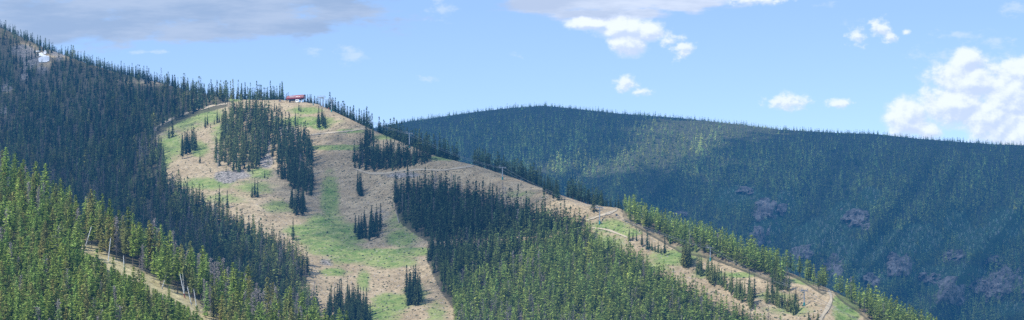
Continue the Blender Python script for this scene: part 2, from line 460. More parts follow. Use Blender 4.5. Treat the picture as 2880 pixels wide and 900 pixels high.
ribbon(mid, [(1476, 555), (1509, 543), (1534, 536), (1550, 530), (1555, 526.5), (1549, 522.5), (1541, 520.6)], [6, 6, 7, 7, 5, 3])
ribbon(mid, [(2056, 822), (2064, 803), (2082, 775), (2091, 757), (2091, 744), (2084, 731)], [13, 12, 11, 10, 8])
ribbon(mid, [(773, 341), (821, 335), (869, 331), (913, 325)], [3, 4, 4, 3])
ribbon(mid, [(889, 424), (929, 437), (969, 437), (1009, 431), (1057, 427), (1113, 429), (1153, 423), (1191, 418)], [4, 6, 6, 4, 4, 4, 4, 5])
ribbon(mid, [(376, 332), (408, 312), (448, 292), (496, 277), (536, 266), (572, 261)], [5, 7, 7, 6, 5, 4])
ribbon(mid, [(1085, 612), (1130, 609), (1165, 608)], [5, 4, 2])
ribbon(mid, [(1222, 607), (1260, 604), (1305, 598)], [2, 5, 3])
ribbon(mid, [(1480, 573), (1500, 574), (1530, 579), (1600, 606)], [3, 5, 5, 4])


# ------------------------------------------------------------------ tree shapes (height 1, base at the origin)
def conifer(seed, levels, nb, clumps, r, c0, shape, size, droop, gap=0.12, flat=0.55):
    g = np.random.default_rng(seed)
    V = []; var = []
    lev = np.linspace(c0, 0.985, levels) + g.normal(0, 0.006, levels)
    lean = g.normal(0, 0.012, 2)
    for z in lev:
        t = (z - c0) / (1 - c0)
        if shape == 'spruce': rad = r * ((1 - t) ** (0.85 if nb > 4 else .6) * 0.95 + 0.06) * (0.55 + 0.45 * min(1, t / 0.1))
        elif shape == 'pine': rad = r * (math.sin(math.pi * min(1, (t * 0.80 + 0.2))) ** 0.65 * 0.95 + 0.05)
        else: rad = r * (1 - t * 0.8)
        k = max(3, int(nb * (1 - 0.5 * t)))
        a0 = g.uniform(0, 6.28)
        for i in range(k):
            if g.random() < gap: continue
            a = a0 + 6.283 * i / k + g.normal(0, 0.25)
            L = rad * g.uniform(0.6, 1.18)
            if g.random() < 0.06: L *= 1.3
            up = (0.35 if shape == 'pine' else 0.0)
            for j in range(clumps):
                q = (j + g.uniform(0.35, 1.0)) / clumps
                x = L * q
                c = np.array([math.cos(a) * x + lean[0] * z, math.sin(a) * x + lean[1] * z, z + x * (up - droop * q) + g.normal(0, 0.006)])
                s = size * g.uniform(0.7, 1.35) * (1.15 - 0.45 * q) * ((0.3 + 0.75 * (1 - t)) if shape == 'spruce' else (0.55 + 0.45 * (1 - t)))
                d = np.array([math.cos(a), math.sin(a), g.uniform(-1.1, -0.2) if shape != 'pine' else g.uniform(-.7, .5)]) + g.normal(0, 0.28, 3); d /= np.linalg.norm(d)
                side = np.array([-math.sin(a), math.cos(a), 0]) + g.normal(0, 0.35, 3); side /= np.linalg.norm(side) + 1e-9
                V += [c - d * s * .7 + side * s * .55, c - d * s * .6 - side * s * .55, c + d * s]
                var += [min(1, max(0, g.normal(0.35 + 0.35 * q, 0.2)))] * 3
    # leader
    for a in (0, 2.1, 4.2):
        w = size * 0.35
        V += [[lean[0] + math.cos(a) * w, lean[1] + math.sin(a) * w, 0.94], [lean[0] + math.cos(a + 1.6) * w, lean[1] + math.sin(a + 1.6) * w, 0.93], [lean[0], lean[1], 1.02]]
        var += [.5] * 3
    return np.array(V), np.array(var)


def trunk_tris(r, h, n=5, lean=(0, 0)):
    a = np.arange(n) * 6.283 / n
    B = np.c_[np.cos(a) * r, np.sin(a) * r, np.full(n, -0.03)]; Tp = np.c_[np.cos(a) * r * .25, np.sin(a) * r * .25, np.full(n, h)]
    V = []
    for i in range(n):
        j = (i + 1) % n
        V += [B[i], B[j], Tp[j], B[i], Tp[j], Tp[i]]
    return np.array(V)


def dead_branches(seed, levels, nb, r):
    g = np.random.default_rng(seed); V = []
    for z in np.linspace(0.22, 0.97, levels):
        t = (z - .22) / .78
        for i in range(nb):
            a = g.uniform(0, 6.28); L = r * (1 - t * .75) * g.uniform(0.35, 1.2)
            d = np.array([math.cos(a), math.sin(a), g.uniform(-.5, .25)]); p0 = np.array([0, 0, z]); p1 = p0 + d * L
            w = 0.0035
            up = np.array([0, 0, w * 1.5]); sd = np.array([-math.sin(a), math.cos(a), 0]) * w
            V += [p0 + up, p0 - up, p1, p0 + sd, p0 - sd, p1]
            for _ in range(3):
                q = g.uniform(.35, .95); c = p0 + d * L * q; e = g.normal(0, 1, 3) * 0.024
                V += [c, c + e, c + e * .6 + g.normal(0, .009, 3)]
    return np.array(V)


SPRUCE_HI = [conifer(11 + i, 22, 8, 4, [.125, .11, .14, .10, .12][i], [.06, .1, .04, .16, .08][i], 'spruce', .052, .55, flat=.3) for i in range(5)]
PINE_HI = [conifer(31 + i, 20, 8, 5, [.12, .13, .105, .125, .115, .10][i], [.26, .18, .30, .10, .22, .34][i], 'pine', .048, .1) for i in range(6)]
SPRUCE_MID = [conifer(51 + i, 15, 6, 2, [.125, .11, .14, .115, .10][i], [.05, .12, .06, .2, .08][i], 'spruce', .082, .5, flat=.3) for i in range(5)]
PINE_MID = [conifer(71 + i, 15, 6, 2, [.12, .14, .105, .13][i], [.22, .12, .30, .18][i], 'pine', .072, .1) for i in range(4)]
FAR_T = [conifer(91 + i, 8, 4, 1, [.17, .15, .20, .14][i], [.05, .1, .02, .12][i], 'spruce', .17, .4, 0.05, .3) for i in range(4)]
ROUND_T = [conifer(101 + i, 5, 5, 2, .32, .25, 'pine', .17, .0, 0.05) for i in range(2)]
DEAD = [dead_branches(121 + i, [24, 30, 20][i], 5, [.12, .09, .14][i]) for i in range(3)]
DEAD_MID = [dead_branches(131 + i, 14, 3, [.10, .08, .12][i]) for i in range(3)]


def proto_mass(crown, trunk_r, trunk_h, n=4):
    V, var = crown
    tv = trunk_tris(trunk_r, trunk_h, n)
    return np.r_[V, tv], np.r_[var, np.full(len(tv), .5)], np.r_[np.ones(len(V)), np.zeros(len(tv))]


MASS = {
    'spruce': [proto_mass(c, .010, .7) for c in SPRUCE_MID],
    'pine': [proto_mass(c, .010, .8) for c in PINE_MID],
    'pine_hi': [proto_mass(c, .009, .85) for c in PINE_HI],
    'dead': [(np.r_[d, trunk_tris(.009, 1.0, 4)], np.full(len(d) + 24, .5), np.ones(len(d) + 24)) for d in DEAD_MID],
    'far': [(c[0], c[1], np.ones(len(c[0]))) for c in FAR_T],
    'round': [(c[0], c[1], np.ones(len(c[0]))) for c in ROUND_T],
}
BARKC = np.array([0.17, 0.14, 0.125])


def mass_forest(name, trees, label, cat, group=None):
    """trees: list of (kind, pos(n,3), height(n), width(n), tint(n,3))"""
    VV = []; TT = []; RR = []
    for kind, pos, h, w, tint in trees:
        if len(pos) == 0: continue
        protos = MASS[kind]; which = rng.integers(0, len(protos), len(pos))
        for k, (V, var, isleaf) in enumerate(protos):
            m = which == k
            if not m.any(): continue
            n = m.sum(); a = rng.uniform(0, 6.283, n); ca, sa = np.cos(a)[:, None], np.sin(a)[:, None]
            hw = (h[m] * w[m])[:, None]
            X = (V[:, 0] * ca - V[:, 1] * sa) * hw; Yv = (V[:, 0] * sa + V[:, 1] * ca) * hw; Z = V[:, 2][None] * h[m][:, None]
            lx = rng.normal(0, .015, n)[:, None] * Z
            W = np.stack([X + pos[m, 0][:, None] + lx, Yv + pos[m, 1][:, None], Z + pos[m, 2][:, None] - .2], -1)
            c = tint[m][:, None, :] * isleaf[None, :, None] + BARKC * (1 - isleaf[None, :, None])
            VV.append(W.reshape(-1, 3)); TT.append(c.reshape(-1, 3)); RR.append(np.tile(var, n))
    V = np.concatenate(VV); T = np.arange(len(V)).reshape(-1, 3)
    me = np_mesh(name, V, T, M['leaf_tint'], {'tint': np.concatenate(TT), 'var': np.concatenate(RR)})
    return tag(link(name, me), label, cat, group, 'stuff')


def soup(name, V, mat, var=None):
    return np_mesh(name, V, np.arange(len(V)).reshape(-1, 3), mat, None if var is None else {'var': var})


SP_MESH = [(soup('crown', c[0], M['leaf_obj'], c[1]), soup('trunk', trunk_tris(.011, .8, 6), M['bark'])) for c in SPRUCE_HI]
PI_MESH = [(soup('crown', c[0], M['leaf_obj'], c[1]), soup('trunk', trunk_tris(.010, .88, 6), M['bark'])) for c in PINE_HI]
DE_MESH = [(soup('branches', d, M['deadwood']), soup('trunk', trunk_tris(.010, 1.0, 6), M['deadwood'])) for d in DEAD]


def tree(kind, pos, h, w, color, label, cat, group):
    lib = {'spruce_tree': SP_MESH, 'pine_tree': PI_MESH, 'dead_tree': DE_MESH}[kind]
    cm, tm = lib[int(rng.integers(0, len(lib)))]
    t = empty(kind, (pos[0], pos[1], pos[2] - .2), rng.uniform(0, 6.28))
    t.scale = (h * w, h * w, h)
    tag(t, label, cat, group)
    for nm, me in ((cm.name.split('.')[0], cm), ('trunk', tm)):
        c = bpy.data.objects.new(nm, me); COL.objects.link(c); c.parent = t
        c.color = (color[0], color[1], color[2], 1)
    return t


SPRUCE_C = np.array([0.088, 0.130, 0.062]); PINE_C = np.array([0.32, 0.41, 0.105]); OLIVE_C = np.array([0.22, 0.26, 0.085]); GREY_C = np.array([0.30, 0.27, 0.255])


def jitter_grid(u0, u1, v0, v1, du, dv):
    us = np.arange(u0, u1, du); vs = np.arange(v0, v1, dv)
    U, V = np.meshgrid(us, vs); U = U + (np.arange(len(vs)) % 2)[:, None] * du * .5
    return (U + rng.uniform(-.5, .5, U.shape) * du).ravel(), (V + rng.uniform(-.5, .5, V.shape) * dv).ravel()


def tintvar(base, n, amt=.22, hue=.12):
    k = 1 + rng.normal(0, amt, (n, 1)); h = rng.normal(0, hue, (n, 1))
    return np.clip(base * np.clip(k, .45, 1.7) * (1 + h * np.array([1.0, .25, -.4])), .008, .6)


# ------------------------------------------------------------------ mid-mountain forest (one mass)
mid_mass = []


def mid_trees(u, v, h, tint, kinds, w=1.0, land=mid):
    """kinds: array of names"""
    p = land.any(u, v)
    for k in np.unique(kinds):
        m = kinds == k
        mid_mass.append((k, p[m], h[m], np.full(m.sum(), w) * rng.uniform(1.05, 1.5, m.sum()), tint[m]))


def off_bare(u, v, reach=16):
    ok = np.ones(len(u), bool)
    for (a, b, c, d) in BARE:
        ok &= ~(np.hypot((u - a) / c, (v - b - reach / 2) / (d + reach / 2)) < 1)
    return (ok | (rng.random(len(u)) < .3)) & ~(np.hypot((u - 107) / 20, (v - 162) / 19) < 1)


# left mountain
u, v = jitter_grid(-240, 812, -80, 840, 8.7, 6.8)
m = inpoly(u, v, F_LEFT) & (v > mid.vc(u) - 9) & off_bare(u, v) & (v < near.vc(u) + 12)
thin = rng.random(len(u)) < np.where(v < 260, .78, .9)
u, v = u[m & thin], v[m & thin]
n = len(u)
h = np.where(rng.random(n) < .14, rng.uniform(6, 12, n), np.clip(rng.normal(17.2, 3.8, n), 9, 28)) * np.clip(.72 + (v - 120) / 600, .72, 1)
r = rng.random(n)
edge = np.clip((u - 330 + (v - 350) * -.0) / 400, 0, 1)
gr = (vnoise(u / 60, v / 50, 77) > .62) & (v > 300)
kinds = np.where(r < np.where(gr, .30, .07), 'dead', np.where(r > .8 - .25 * edge, 'pine', 'spruce'))
tint = np.where((kinds == 'dead')[:, None], tintvar(GREY_C * .8, n, .2, .05), np.where((kinds == 'pine')[:, None], tintvar(OLIVE_C, n), tintvar(SPRUCE_C, n, .34)))
mid_trees(u, v, h, tint, kinds)
# central forest
u, v = jitter_grid(980, 2000, 470, 880, 9.6, 7.6)
m = inpoly(u, v, F_MID) & off_bare(u, v)
cut = segdist(u, v, [(1085, 620), (1230, 614), (1320, 608), (1480, 590)])
m &= ~((cut < 9) & (rng.random(len(u)) < np.where(u < 1330, .9, .6)))
u, v = u[m], v[m]; n = len(u)
low = np.clip((v - 575) / 130 + (u - 1290) / 300 - .1, 0, 1)
h = np.where(rng.random(n) < .12, rng.uniform(6, 11, n), np.clip(rng.normal(19 - 3.0 * low, 3.3), 9, 28))
r = rng.random(n)
kinds = np.where(r < .06 + .16 * low * (vnoise(u / 50, v / 60, 8) > .5), 'dead', np.where(rng.random(n) < .25 + .7 * low, 'pine', 'spruce'))
base = SPRUCE_C * (1 - low)[:, None] + (PINE_C * .92) * low[:, None]
tint = np.where((kinds == 'dead')[:, None], tintvar(GREY_C, n, .2, .05), tintvar(base, n, .24, .08))
mid_trees(u, v, h, tint, kinds)
# right ridge
u, v = jitter_grid(1550, 2480, 500, 960, 10.5, 6.0)
m = (inpoly(u, v, F_R) | inpoly(u, v, F_R2)) & (v > mid.vc(u) - 9)
u, v = u[m], v[m]; n = len(u)
h = np.clip(rng.normal(15.5, 2.0, n), 9, 20)
kinds = np.where(rng.random(n) < .05, 'dead', np.where(rng.random(n) < .92, 'pine', 'spruce'))
tint = np.where((kinds == 'dead')[:, None], tintvar(GREY_C, n, .2, .05), tintvar(PINE_C, n, .24, .08))
mid_trees(u, v, h, tint, kinds, 1.1)


# trees standing behind the crest line
def behind(u0, u1, step, d0, d1, hm, kind='spruce', col=SPRUCE_C, rows=2, w=1.0):
    for k in range(rows):
        u = np.arange(u0, u1, step) + rng.uniform(-.5, .5, len(np.arange(u0, u1, step))) * step
        d = rng.uniform(d0, d1, len(u)); p = mid.back(u, d)
        h = np.clip(rng.normal(hm, hm * .17, len(u)), hm * .55, hm * 1.35)
        mid_mass.append((kind, p, h, np.full(len(u), w) * rng.uniform(1.0, 1.4, len(u)), tintvar(col, len(u))))


behind(-60, 300, 7, 3, 40, 13, 'spruce', SPRUCE_C, 4)
behind(300, 560, 7, 3, 40, 14, 'spruce', SPRUCE_C, 4)
behind(555, 600, 8, 5, 30, 20, 'spruce', OLIVE_C * .8, 2)
behind(604, 716, 7, 4, 26, 18.5, 'spruce', SPRUCE_C * 1.2, 3)
behind(716, 770, 11, 8, 24, 9.5, 'spruce', SPRUCE_C, 2, 1.2)
behind(770, 830, 7, 8, 26, 11, 'spruce', SPRUCE_C, 3, 1.25)
behind(828, 940, 8, 6, 26, 17, 'spruce', SPRUCE_C, 3, 1.2)
behind(955, 1154, 8, 8, 30, 19, 'spruce', SPRUCE_C, 3, 1.2)
behind(1195, 1365, 7, 4, 26, 16.5, 'pine', SPRUCE_C * 1.1, 3)
behind(1428, 1515, 7, 4, 24, 15.5, 'pine', SPRUCE_C * 1.2, 3)
behind(1515, 1570, 8, 10, 30, 11, 'spruce', SPRUCE_C, 2)


def rand_in(poly, du, dv, keep=1.0):
    P = np.array(poly)
    u, v = jitter_grid(P[:, 0].min(), P[:, 0].max(), P[:, 1].min(), P[:, 1].max(), du, dv)
    m = inpoly(u, v, poly) & (rng.random(len(u)) < keep)
    return u[m], v[m]


# the big stand on the upper run and the band beside it: too many to count singly, they belong to the mass
M_POLY = [(575, 285), (640, 278), (700, 296), (715, 330), (735, 348), (762, 347), (785, 385), (791, 412), (770, 425), (735, 428), (700, 425), (680, 405), (655, 415), (632, 438), (600, 438), (575, 425), (556, 430), (540, 434), (537, 405), (552, 360), (560, 320)]
for poly, du, dv, keep, hm in ((M_POLY, 8.5, 6.5, .62, 21),
                               ([(690, 440), (715, 462), (735, 475), (760, 495), (790, 492), (793, 455), (770, 430), (700, 428)], 8, 6, .75, 20),
                               ([(890, 402), (893, 425), (930, 433), (985, 431), (1040, 420), (1085, 410), (1100, 405), (1090, 397), (1030, 397), (960, 392), (930, 380), (912, 378)], 8.5, 6.5, .85, 19),
                               ([(912, 340), (945, 345), (945, 366), (918, 372)], 8, 6, .8, 18)):
    u, v = rand_in(poly, du, dv, keep); n = len(u)
    kinds = np.where(rng.random(n) < .05, 'dead', np.where(rng.random(n) < .15, 'pine', 'spruce'))
    lit = np.clip((720 - u) / 120, 0, 1)[:, None]  # sunlit left side of the stand put into the tint
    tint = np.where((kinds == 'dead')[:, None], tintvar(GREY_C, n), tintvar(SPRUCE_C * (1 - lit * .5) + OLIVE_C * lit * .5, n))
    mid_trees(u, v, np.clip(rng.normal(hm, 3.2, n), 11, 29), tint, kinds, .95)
# short trees scattered along forest edges
u, v = jitter_grid(380, 2100, 260, 800, 26, 20)
lines = np.minimum.reduce([segdist(u, v, F_LEFT[5:25]), segdist(u, v, F_MID), segdist(u, v, M_POLY)])
m = (lines < 11) & (v > mid.vc(u) + 8) & (rng.random(len(u)) < .6)
u, v = u[m], v[m]; n = len(u)
mid_trees(u, v, rng.uniform(2.5, 8, n), tintvar(OLIVE_C, n), np.where(rng.random(n) < .5, 'spruce', 'pine'), 1.2)

# ------------------------------------------------------------------ single spruces on the open runs
# (clump phrase, group, [(u, v of the base, height m)])
n_spruce = 0


def clump(where, group, pts, kind='spruce_tree', word='dark spruce', col=SPRUCE_C, w=1.0):
    global n_spruce
    pts = list(pts)
    hs = [p[2] for p in pts]; us = [p[0] for p in pts]
    for i, (u, v, h) in enumerate(pts):
        n_spruce += 1
        if len(pts) == 1: lab = '%s %s' % (word, where)
        elif i == int(np.argmax(hs)): lab = 'tallest %s %s' % (word.replace('small ', ''), where)
        elif i == int(np.argmin(us)): lab = '%s, left end %s' % (word, where)
        elif i == int(np.argmax(us)): lab = '%s, right end %s' % (word, where)
        elif i == int(np.argmin(hs)): lab = 'shortest %s %s' % (word.replace('small ', ''), where)
        elif len(pts) > 9:
            q = sorted(us).index(u) / len(us); vs_ = sorted(p_[1] for p_ in pts)
            lab = '%s, %s %s part %s' % (word, 'front' if v > vs_[len(vs_) // 2] else 'back', ['left', 'middle', 'right'][int(min(2, q * 3))], where)
        else: lab = '%s inside %s' % (word, where.replace('of ', '', 1))
        p = mid.p(np.array(float(u)), np.array(float(v)))
        tree(kind, p, h, w * random.uniform(1.1, 1.45), tintvar(col, 1, .15)[0], lab, 'tree', group)


def cl(where, group, poly, du, dv, h0, h1, cap=99, **kw):
    u, v = rand_in(poly, du, dv)
    idx = rng.permutation(len(u))[:cap]
    clump(where, group, [(u[i], v[i], rng.uniform(h0, h1)) for i in idx], **kw)


cl('of the compact clump on the upper left meadow', 'compact clump on the upper left meadow', [(454, 380), (466, 366), (494, 366), (494, 384), (478, 392), (468, 404), (455, 404)], 7.5, 7, 17, 25, 14)
clump('of the pair on the upper left meadow above the compact clump', 'pair on the upper left meadow', [(425, 348, 16), (434, 345, 22)])
clump('of the sparse row climbing the upper left meadow', 'sparse row on the upper left meadow', [(516, 322, 16), (522, 316, 14), (530, 322, 6), (539, 313, 8), (547, 309, 15), (552, 307, 9), (557, 303, 7), (563, 296, 12)], w=.85)
clump('standing alone with a bush on the scree below the compact clump', 'single trees on the ski run', [(503, 411, 12)])
cl('of the small clump just below the summit terminal', 'small clump below the summit terminal', [(794, 318), (796, 306), (818, 304), (826, 324), (805, 330)], 6.5, 7, 14, 21, 9)
clump('of the two lone trunks in front of the red terminal', 'trees in front of the red terminal', [(752, 280, 13), (757, 282, 9)], w=.8)
clump('standing alone below the red terminal, beside the big stand', 'single trees on the ski run', [(743, 318, 18)], w=.8)
clump('of the three atop the big stand by the summit', 'trees at the top of the big stand', [(660, 276, 14), (690, 282, 13), (705, 284, 10)], w=.8)
cl('of the trio standing alone in the middle of the brown run', 'trio in the middle of the brown run', [(897, 494), (904, 480), (914, 484), (914, 497), (902, 501)], 6, 7, 17, 23, 5)
cl('of the round clump on the green bench mid run', 'round clump on the green bench', [(890, 590), (897, 574), (930, 566), (960, 572), (963, 590), (944, 608), (925, 606), (905, 606)], 8.5, 8, 15, 23, 22)
cl('of the dense clump at the foot of the run', 'dense clump at the foot of the run', [(1020, 745), (1030, 728), (1052, 735), (1058, 765), (1046, 782), (1030, 772)], 7.5, 8.5, 17, 25, 16)
cl('of the ragged stand at the bottom edge', 'ragged stand at the bottom edge', [(818, 800), (830, 770), (870, 758), (900, 765), (928, 800), (940, 850), (818, 850)], 9.5, 9, 16, 24, 60)
cl('of the narrow clump hanging below the big stand', 'narrow clump below the big stand', [(726, 522), (735, 500), (766, 505), (768, 530), (764, 552), (742, 546)], 7.5, 7, 16, 22, 18)
clump('of the close pair on the sunny run below the big stand', 'close pair below the big stand', [(634, 497, 14), (641, 494, 18), (648, 497, 17)], w=.9)
clump('standing on the green flat at the foot of the big stand', 'single trees on the ski run', [(666, 448, 8)])
clump('of the two where left forest meets sunny run', 'two at the left forest edge', [(552, 521, 21), (572, 524, 17)], w=.85)
clump('rising alone from the right tip of the left forest', 'single trees at forest edges', [(737, 603, 20)], w=.9)
clump('of the pair by the left road bend', 'pair by the left road bend', [(388, 402, 21), (404, 405, 24), (411, 398, 14)], w=.9)
cl('of the dark cluster on the crest between towers', 'dark cluster on the crest', [(1362, 484), (1385, 480), (1411, 500), (1405, 509), (1385, 500)], 6.5, 6, 13, 18, 16)
clump('of the two beside the road bend on the crest', 'two beside the road bend', [(1494, 531, 14), (1513, 519, 13)], word='bushy green spruce', col=OLIVE_C * .8, w=1.5)
clump('of the row of three by the upper right run', 'row of three by the upper right run', [(1583, 607, 12), (1592, 605, 9), (1601, 606, 9)], w=.9)
clump('of the two tall ones left of the fourth lift tower', 'two tall trees on the right run', [(1615, 622, 15), (1629, 627, 17)], word='tall dark spruce')
clump('standing alone with its shadow on the right run grass', 'single trees on the ski run', [(1672, 644, 17)])
clump('of the low row across the right run', 'low row across the right run', [(1640, 630, 9), (1648, 634, 8), (1656, 636, 10), (1663, 638, 8), (1634, 627, 8)], word='small green spruce', col=OLIVE_C)
cl('of the broad clump just left of the sixth lift tower', 'broad clump beside the sixth lift tower', [(1712, 666), (1726, 655), (1744, 660), (1742, 674), (1724, 676)], 7, 6, 15, 20, 12, col=OLIVE_C * .85, w=1.15)
cl('of the long strip below the sixth tower', 'long strip below the sixth tower', [(1745, 690), (1760, 680), (1795, 696), (1840, 728), (1880, 750), (1900, 757), (1890, 780), (1850, 752), (1800, 722)], 9.5, 8, 11, 17, 60, word='light green spruce', col=OLIVE_C * 1.1)
clump('of the two tall narrow ones rising over the long strip', 'two tall narrow trees over the strip', [(1885, 745, 19), (1898, 748, 18)], word='tall dark spruce', w=.9)
clump('standing alone at the lower end of the right run', 'single trees on the ski run', [(1943, 748, 19)], w=1.05)
cl('of the strip running down to the lowest lift tower', 'strip down to the lowest lift tower', [(1915, 760), (1930, 742), (1960, 752), (1995, 770), (2015, 785), (2010, 800), (1960, 778)], 9, 8, 8, 14, 28, word='light green spruce', col=OLIVE_C * 1.1)
clump('standing just left of the lowest lift tower', 'single trees on the ski run', [(2002, 760, 12)])
cl('of the strip along the lower edge of the ridge wood', 'strip along the ridge wood', [(1930, 715), (1950, 712), (1985, 727), (1988, 735), (1950, 728)], 8.5, 7, 10, 15, 14, word='light green spruce', col=OLIVE_C * 1.1)
clump('of the few bushes by the two-track road', 'bushes by the two-track', [(2046, 800, 5), (2058, 806, 8), (2035, 812, 9)], word='small green spruce', col=OLIVE_C, w=1.3)
clump('standing thin and grey on the scree under the big stand', 'dead trees on the scree', [(574, 456, 13)], 'dead_tree', 'grey dead conifer')
clump('rising red-brown from the middle of the ridge wood', 'dead trees on the ridge', [(1806, 640, 17)], 'dead_tree', 'dead conifer')

# ------------------------------------------------------------------ near ridge forest
u, v = jitter_grid(-60, 960, 430, 1010, 20, 12.5)
vc = near.vc(u)
strip_v = np.interp(u, [p[0] for p in STRIP], [p[1] for p in STRIP])
ins = (u > 200) & (u < 560)
dv = v - strip_v
m = (v > vc - 8) & (v < 1000)
m &= ~(ins & (dv > -6) & (dv < 11))
# young growth stands down on the bench face below the clearing
u, v, dv, ins, vc = u[m], v[m], dv[m], ins[m], vc[m]
n = len(u)
h = np.clip(rng.normal(18, 2.8, n), 10, 24)
sc = F / near.Y(u, np.maximum(v, vc))
lim = (dv - 4) / sc
tall = rng.random(n) < .10
h = np.where(ins & (dv > 0) & ~tall, np.clip(np.minimum(h, lim), 1.2, 30), h)
h = np.where(ins & (dv > 0) & tall, np.minimum(h, lim + 5), h)
ok = h > 1.6
u, v, h, vc = u[ok], v[ok], h[ok], vc[ok]; n = len(u)
pos = near.any(u, v)
crestness = np.clip(1 - (v - vc) / 90, 0, 1)
greyz = np.exp(-(((u - 580) / 130) ** 2 + ((v - vc - 15) / 45) ** 2))
isdead = rng.random(n) < (.05 + .16 * crestness + .35 * greyz) * (u < 760)
pix = h * F / pos[:, 1]
vis = (v - pix < 800) & (u > -25)
tone = rng.choice(3, n, p=[.42, .36, .22])
TONES = [('yellow-green', PINE_C * 1.15), ('mid green', np.array([0.26, 0.36, 0.085])), ('olive brown', np.array([0.36, 0.37, 0.13]))]
order = np.argsort(-pix * vis * ~isdead)
single = np.zeros(n, bool); single[order[:300]] = True
single &= vis & ~isdead
dorder = np.argsort(-pix * vis * isdead); dsel = np.zeros(n, bool); dsel[dorder[:110]] = True; dsel &= isdead & vis


def zone(uu, vv, vcr):
    sv = np.interp(uu, [p[0] for p in STRIP], [p[1] for p in STRIP])
    if vv - vcr < 26: z = 'on the near crest'
    elif 200 < uu < 520 and vv < sv: z = 'behind the snow gun clearing'
    elif 200 < uu < 520 and vv < sv + 110: z = 'below the snow gun clearing'
    elif vv > 860: z = 'at the very bottom'
    elif vv > 740: z = 'low on the near slope'
    else: z = 'high on the near slope'
    a = ['by the left edge', 'near the left edge', 'left of the poles', 'by the first pole', 'by the white pole', 'by the middle poles', 'by the red-footed pole', 'beyond the last pole', 'toward the ski run', 'at the right tip'][int(np.clip((uu + 20) / 80, 0, 9))]
    return z + ' ' + a


for i in np.nonzero(single)[0]:
    nm, c = TONES[tone[i]]
    hh = 'tall' if h[i] > 19.5 else ('slender' if h[i] > 15.5 else 'short')
    tree('pine_tree', pos[i], h[i], rng.uniform(.95, 1.35), tintvar(c, 1, .14, .08)[0], '%s %s pine %s' % (hh, nm, zone(u[i], v[i], vc[i])), 'tree', 'pines of the near ridge')
for i in np.nonzero(dsel)[0]:
    tree('dead_tree', pos[i], h[i] * .95, rng.uniform(.9, 1.3), GREY_C, 'grey dead standing conifer %s' % zone(u[i], v[i], vc[i]), 'tree', 'dead conifers of the near ridge')
rest = ~single & ~dsel & ~isdead
tc = np.stack([TONES[t][1] for t in tone])
near_mass = [('pine_hi', pos[rest], h[rest], rng.uniform(.95, 1.35, rest.sum()), tintvar(tc[rest], rest.sum(), .14, .08))]
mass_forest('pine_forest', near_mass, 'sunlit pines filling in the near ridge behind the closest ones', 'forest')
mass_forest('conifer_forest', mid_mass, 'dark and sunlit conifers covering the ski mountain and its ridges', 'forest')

# ------------------------------------------------------------------ far forest
ROCKS = [(1922, 530, 26, 26, 'purple-grey crag beside the pale green gully, upper left of the far slope'), (1967, 524, 14, 15, 'small pale crag right of the upper left crag'), (2157, 552, 34, 22, 'wide purple crag under the long green gully mid slope'),
         (2017, 634, 26, 18, 'rough crag above the tip of the green ridge'), (1912, 596, 22, 24, 'low dark crag touching the ridge treetops, below the upper left crag'), (2097, 668, 28, 26, 'tall broken crag just over the ridge treetops'),
         (2262, 668, 34, 28, 'pointed crag in the centre of the lower far slope'), (2395, 735, 44, 32, 'big angular crag left of the largest cliff'), (2475, 722, 32, 26, 'middle block of the cliff band in the lower right'),
         (2528, 712, 40, 38, 'largest pale cliff at the lower right edge'), (2405, 642, 26, 14, 'flat pale scree ledge above the cliff band'), (1875, 478, 20, 9, 'small pale rock slab high on the far slope'), (1712, 540, 18, 10, 'small dark crag peeking over the ridge trees'),
         (2190, 705, 24, 16, 'low stony rib right of the tall broken crag'), (2335, 700, 26, 14, 'short rib between the pointed crag and cliff band'), (2500, 655, 18, 14, 'narrow spire above the largest cliff')]
u, v = jitter_grid(900, 2640, 262, 850, 8.2, 6.6)
m = (v > far.vc(u) - 8) & (v < mid.vc(u) + 34)
rk = np.zeros(len(u), bool)
for (a, b, c, d, _) in ROCKS:
    q = np.hypot((u - a) / (c * .95), (v - b - 8) / (d * 1.0 + 8))
    rk |= (q < 1) & (rng.random(len(u)) < .8) & (fbm(u / 16, v / 16, 88) > .44)
u, v = u[m & ~rk], v[m & ~rk]; n = len(u)
asp = ell(u, v, ASPEN) + .7 * (fbm(u / 45, v / 40, 55) - .5)
lowrough = np.clip((v - 520) / 120, 0, 1) * (fbm(u / 40, v / 40, 61) > .55)
isr = (asp > .46) & (rng.random(n) < .85)
keep = np.where(isr, rng.random(n) < .95, rng.random(n) < np.where(asp > .40, .45, .93 - .25 * lowrough))
u, v, isr = u[keep], v[keep], isr[keep]; n = len(u)
ub = rng.uniform(900, 2640, 2600); db = rng.uniform(2, 90, 2600)
u = np.r_[u, ub]; v = np.r_[v, far.vc(ub)]; isr = np.r_[isr, np.zeros(2600, bool)]
pos = far.any(u, v); pos[n:] = far.back(ub, db); n = len(u)
h = np.where(isr, rng.uniform(6, 11, n), np.clip(rng.normal(16.5, 3.4, n), 8, 25) * np.clip(.52 + (v - far.vc(u)) / 150, .52, 1))
stri = vnoise((u + .5 * v) / 26, v / 220, 41)  # light and dark of the gullies put into the tree tint as stripes
tint = np.where(isr[:, None], tintvar(np.array([0.50, 0.66, 0.34]), n, .25), tintvar(np.array([0.31, 0.37, 0.11]), n, .14) * ((0.65 + .7 * stri) * (.55 + .9 * fbm(u / 110, v / 70, 47, 3)) * rng.choice([.75, 1.0, 1.0, 1.2], n))[:, None])
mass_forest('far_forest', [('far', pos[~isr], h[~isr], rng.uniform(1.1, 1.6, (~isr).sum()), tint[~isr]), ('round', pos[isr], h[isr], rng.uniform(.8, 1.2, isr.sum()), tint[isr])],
            'blue-green conifer forest covering the far mountain', 'forest')


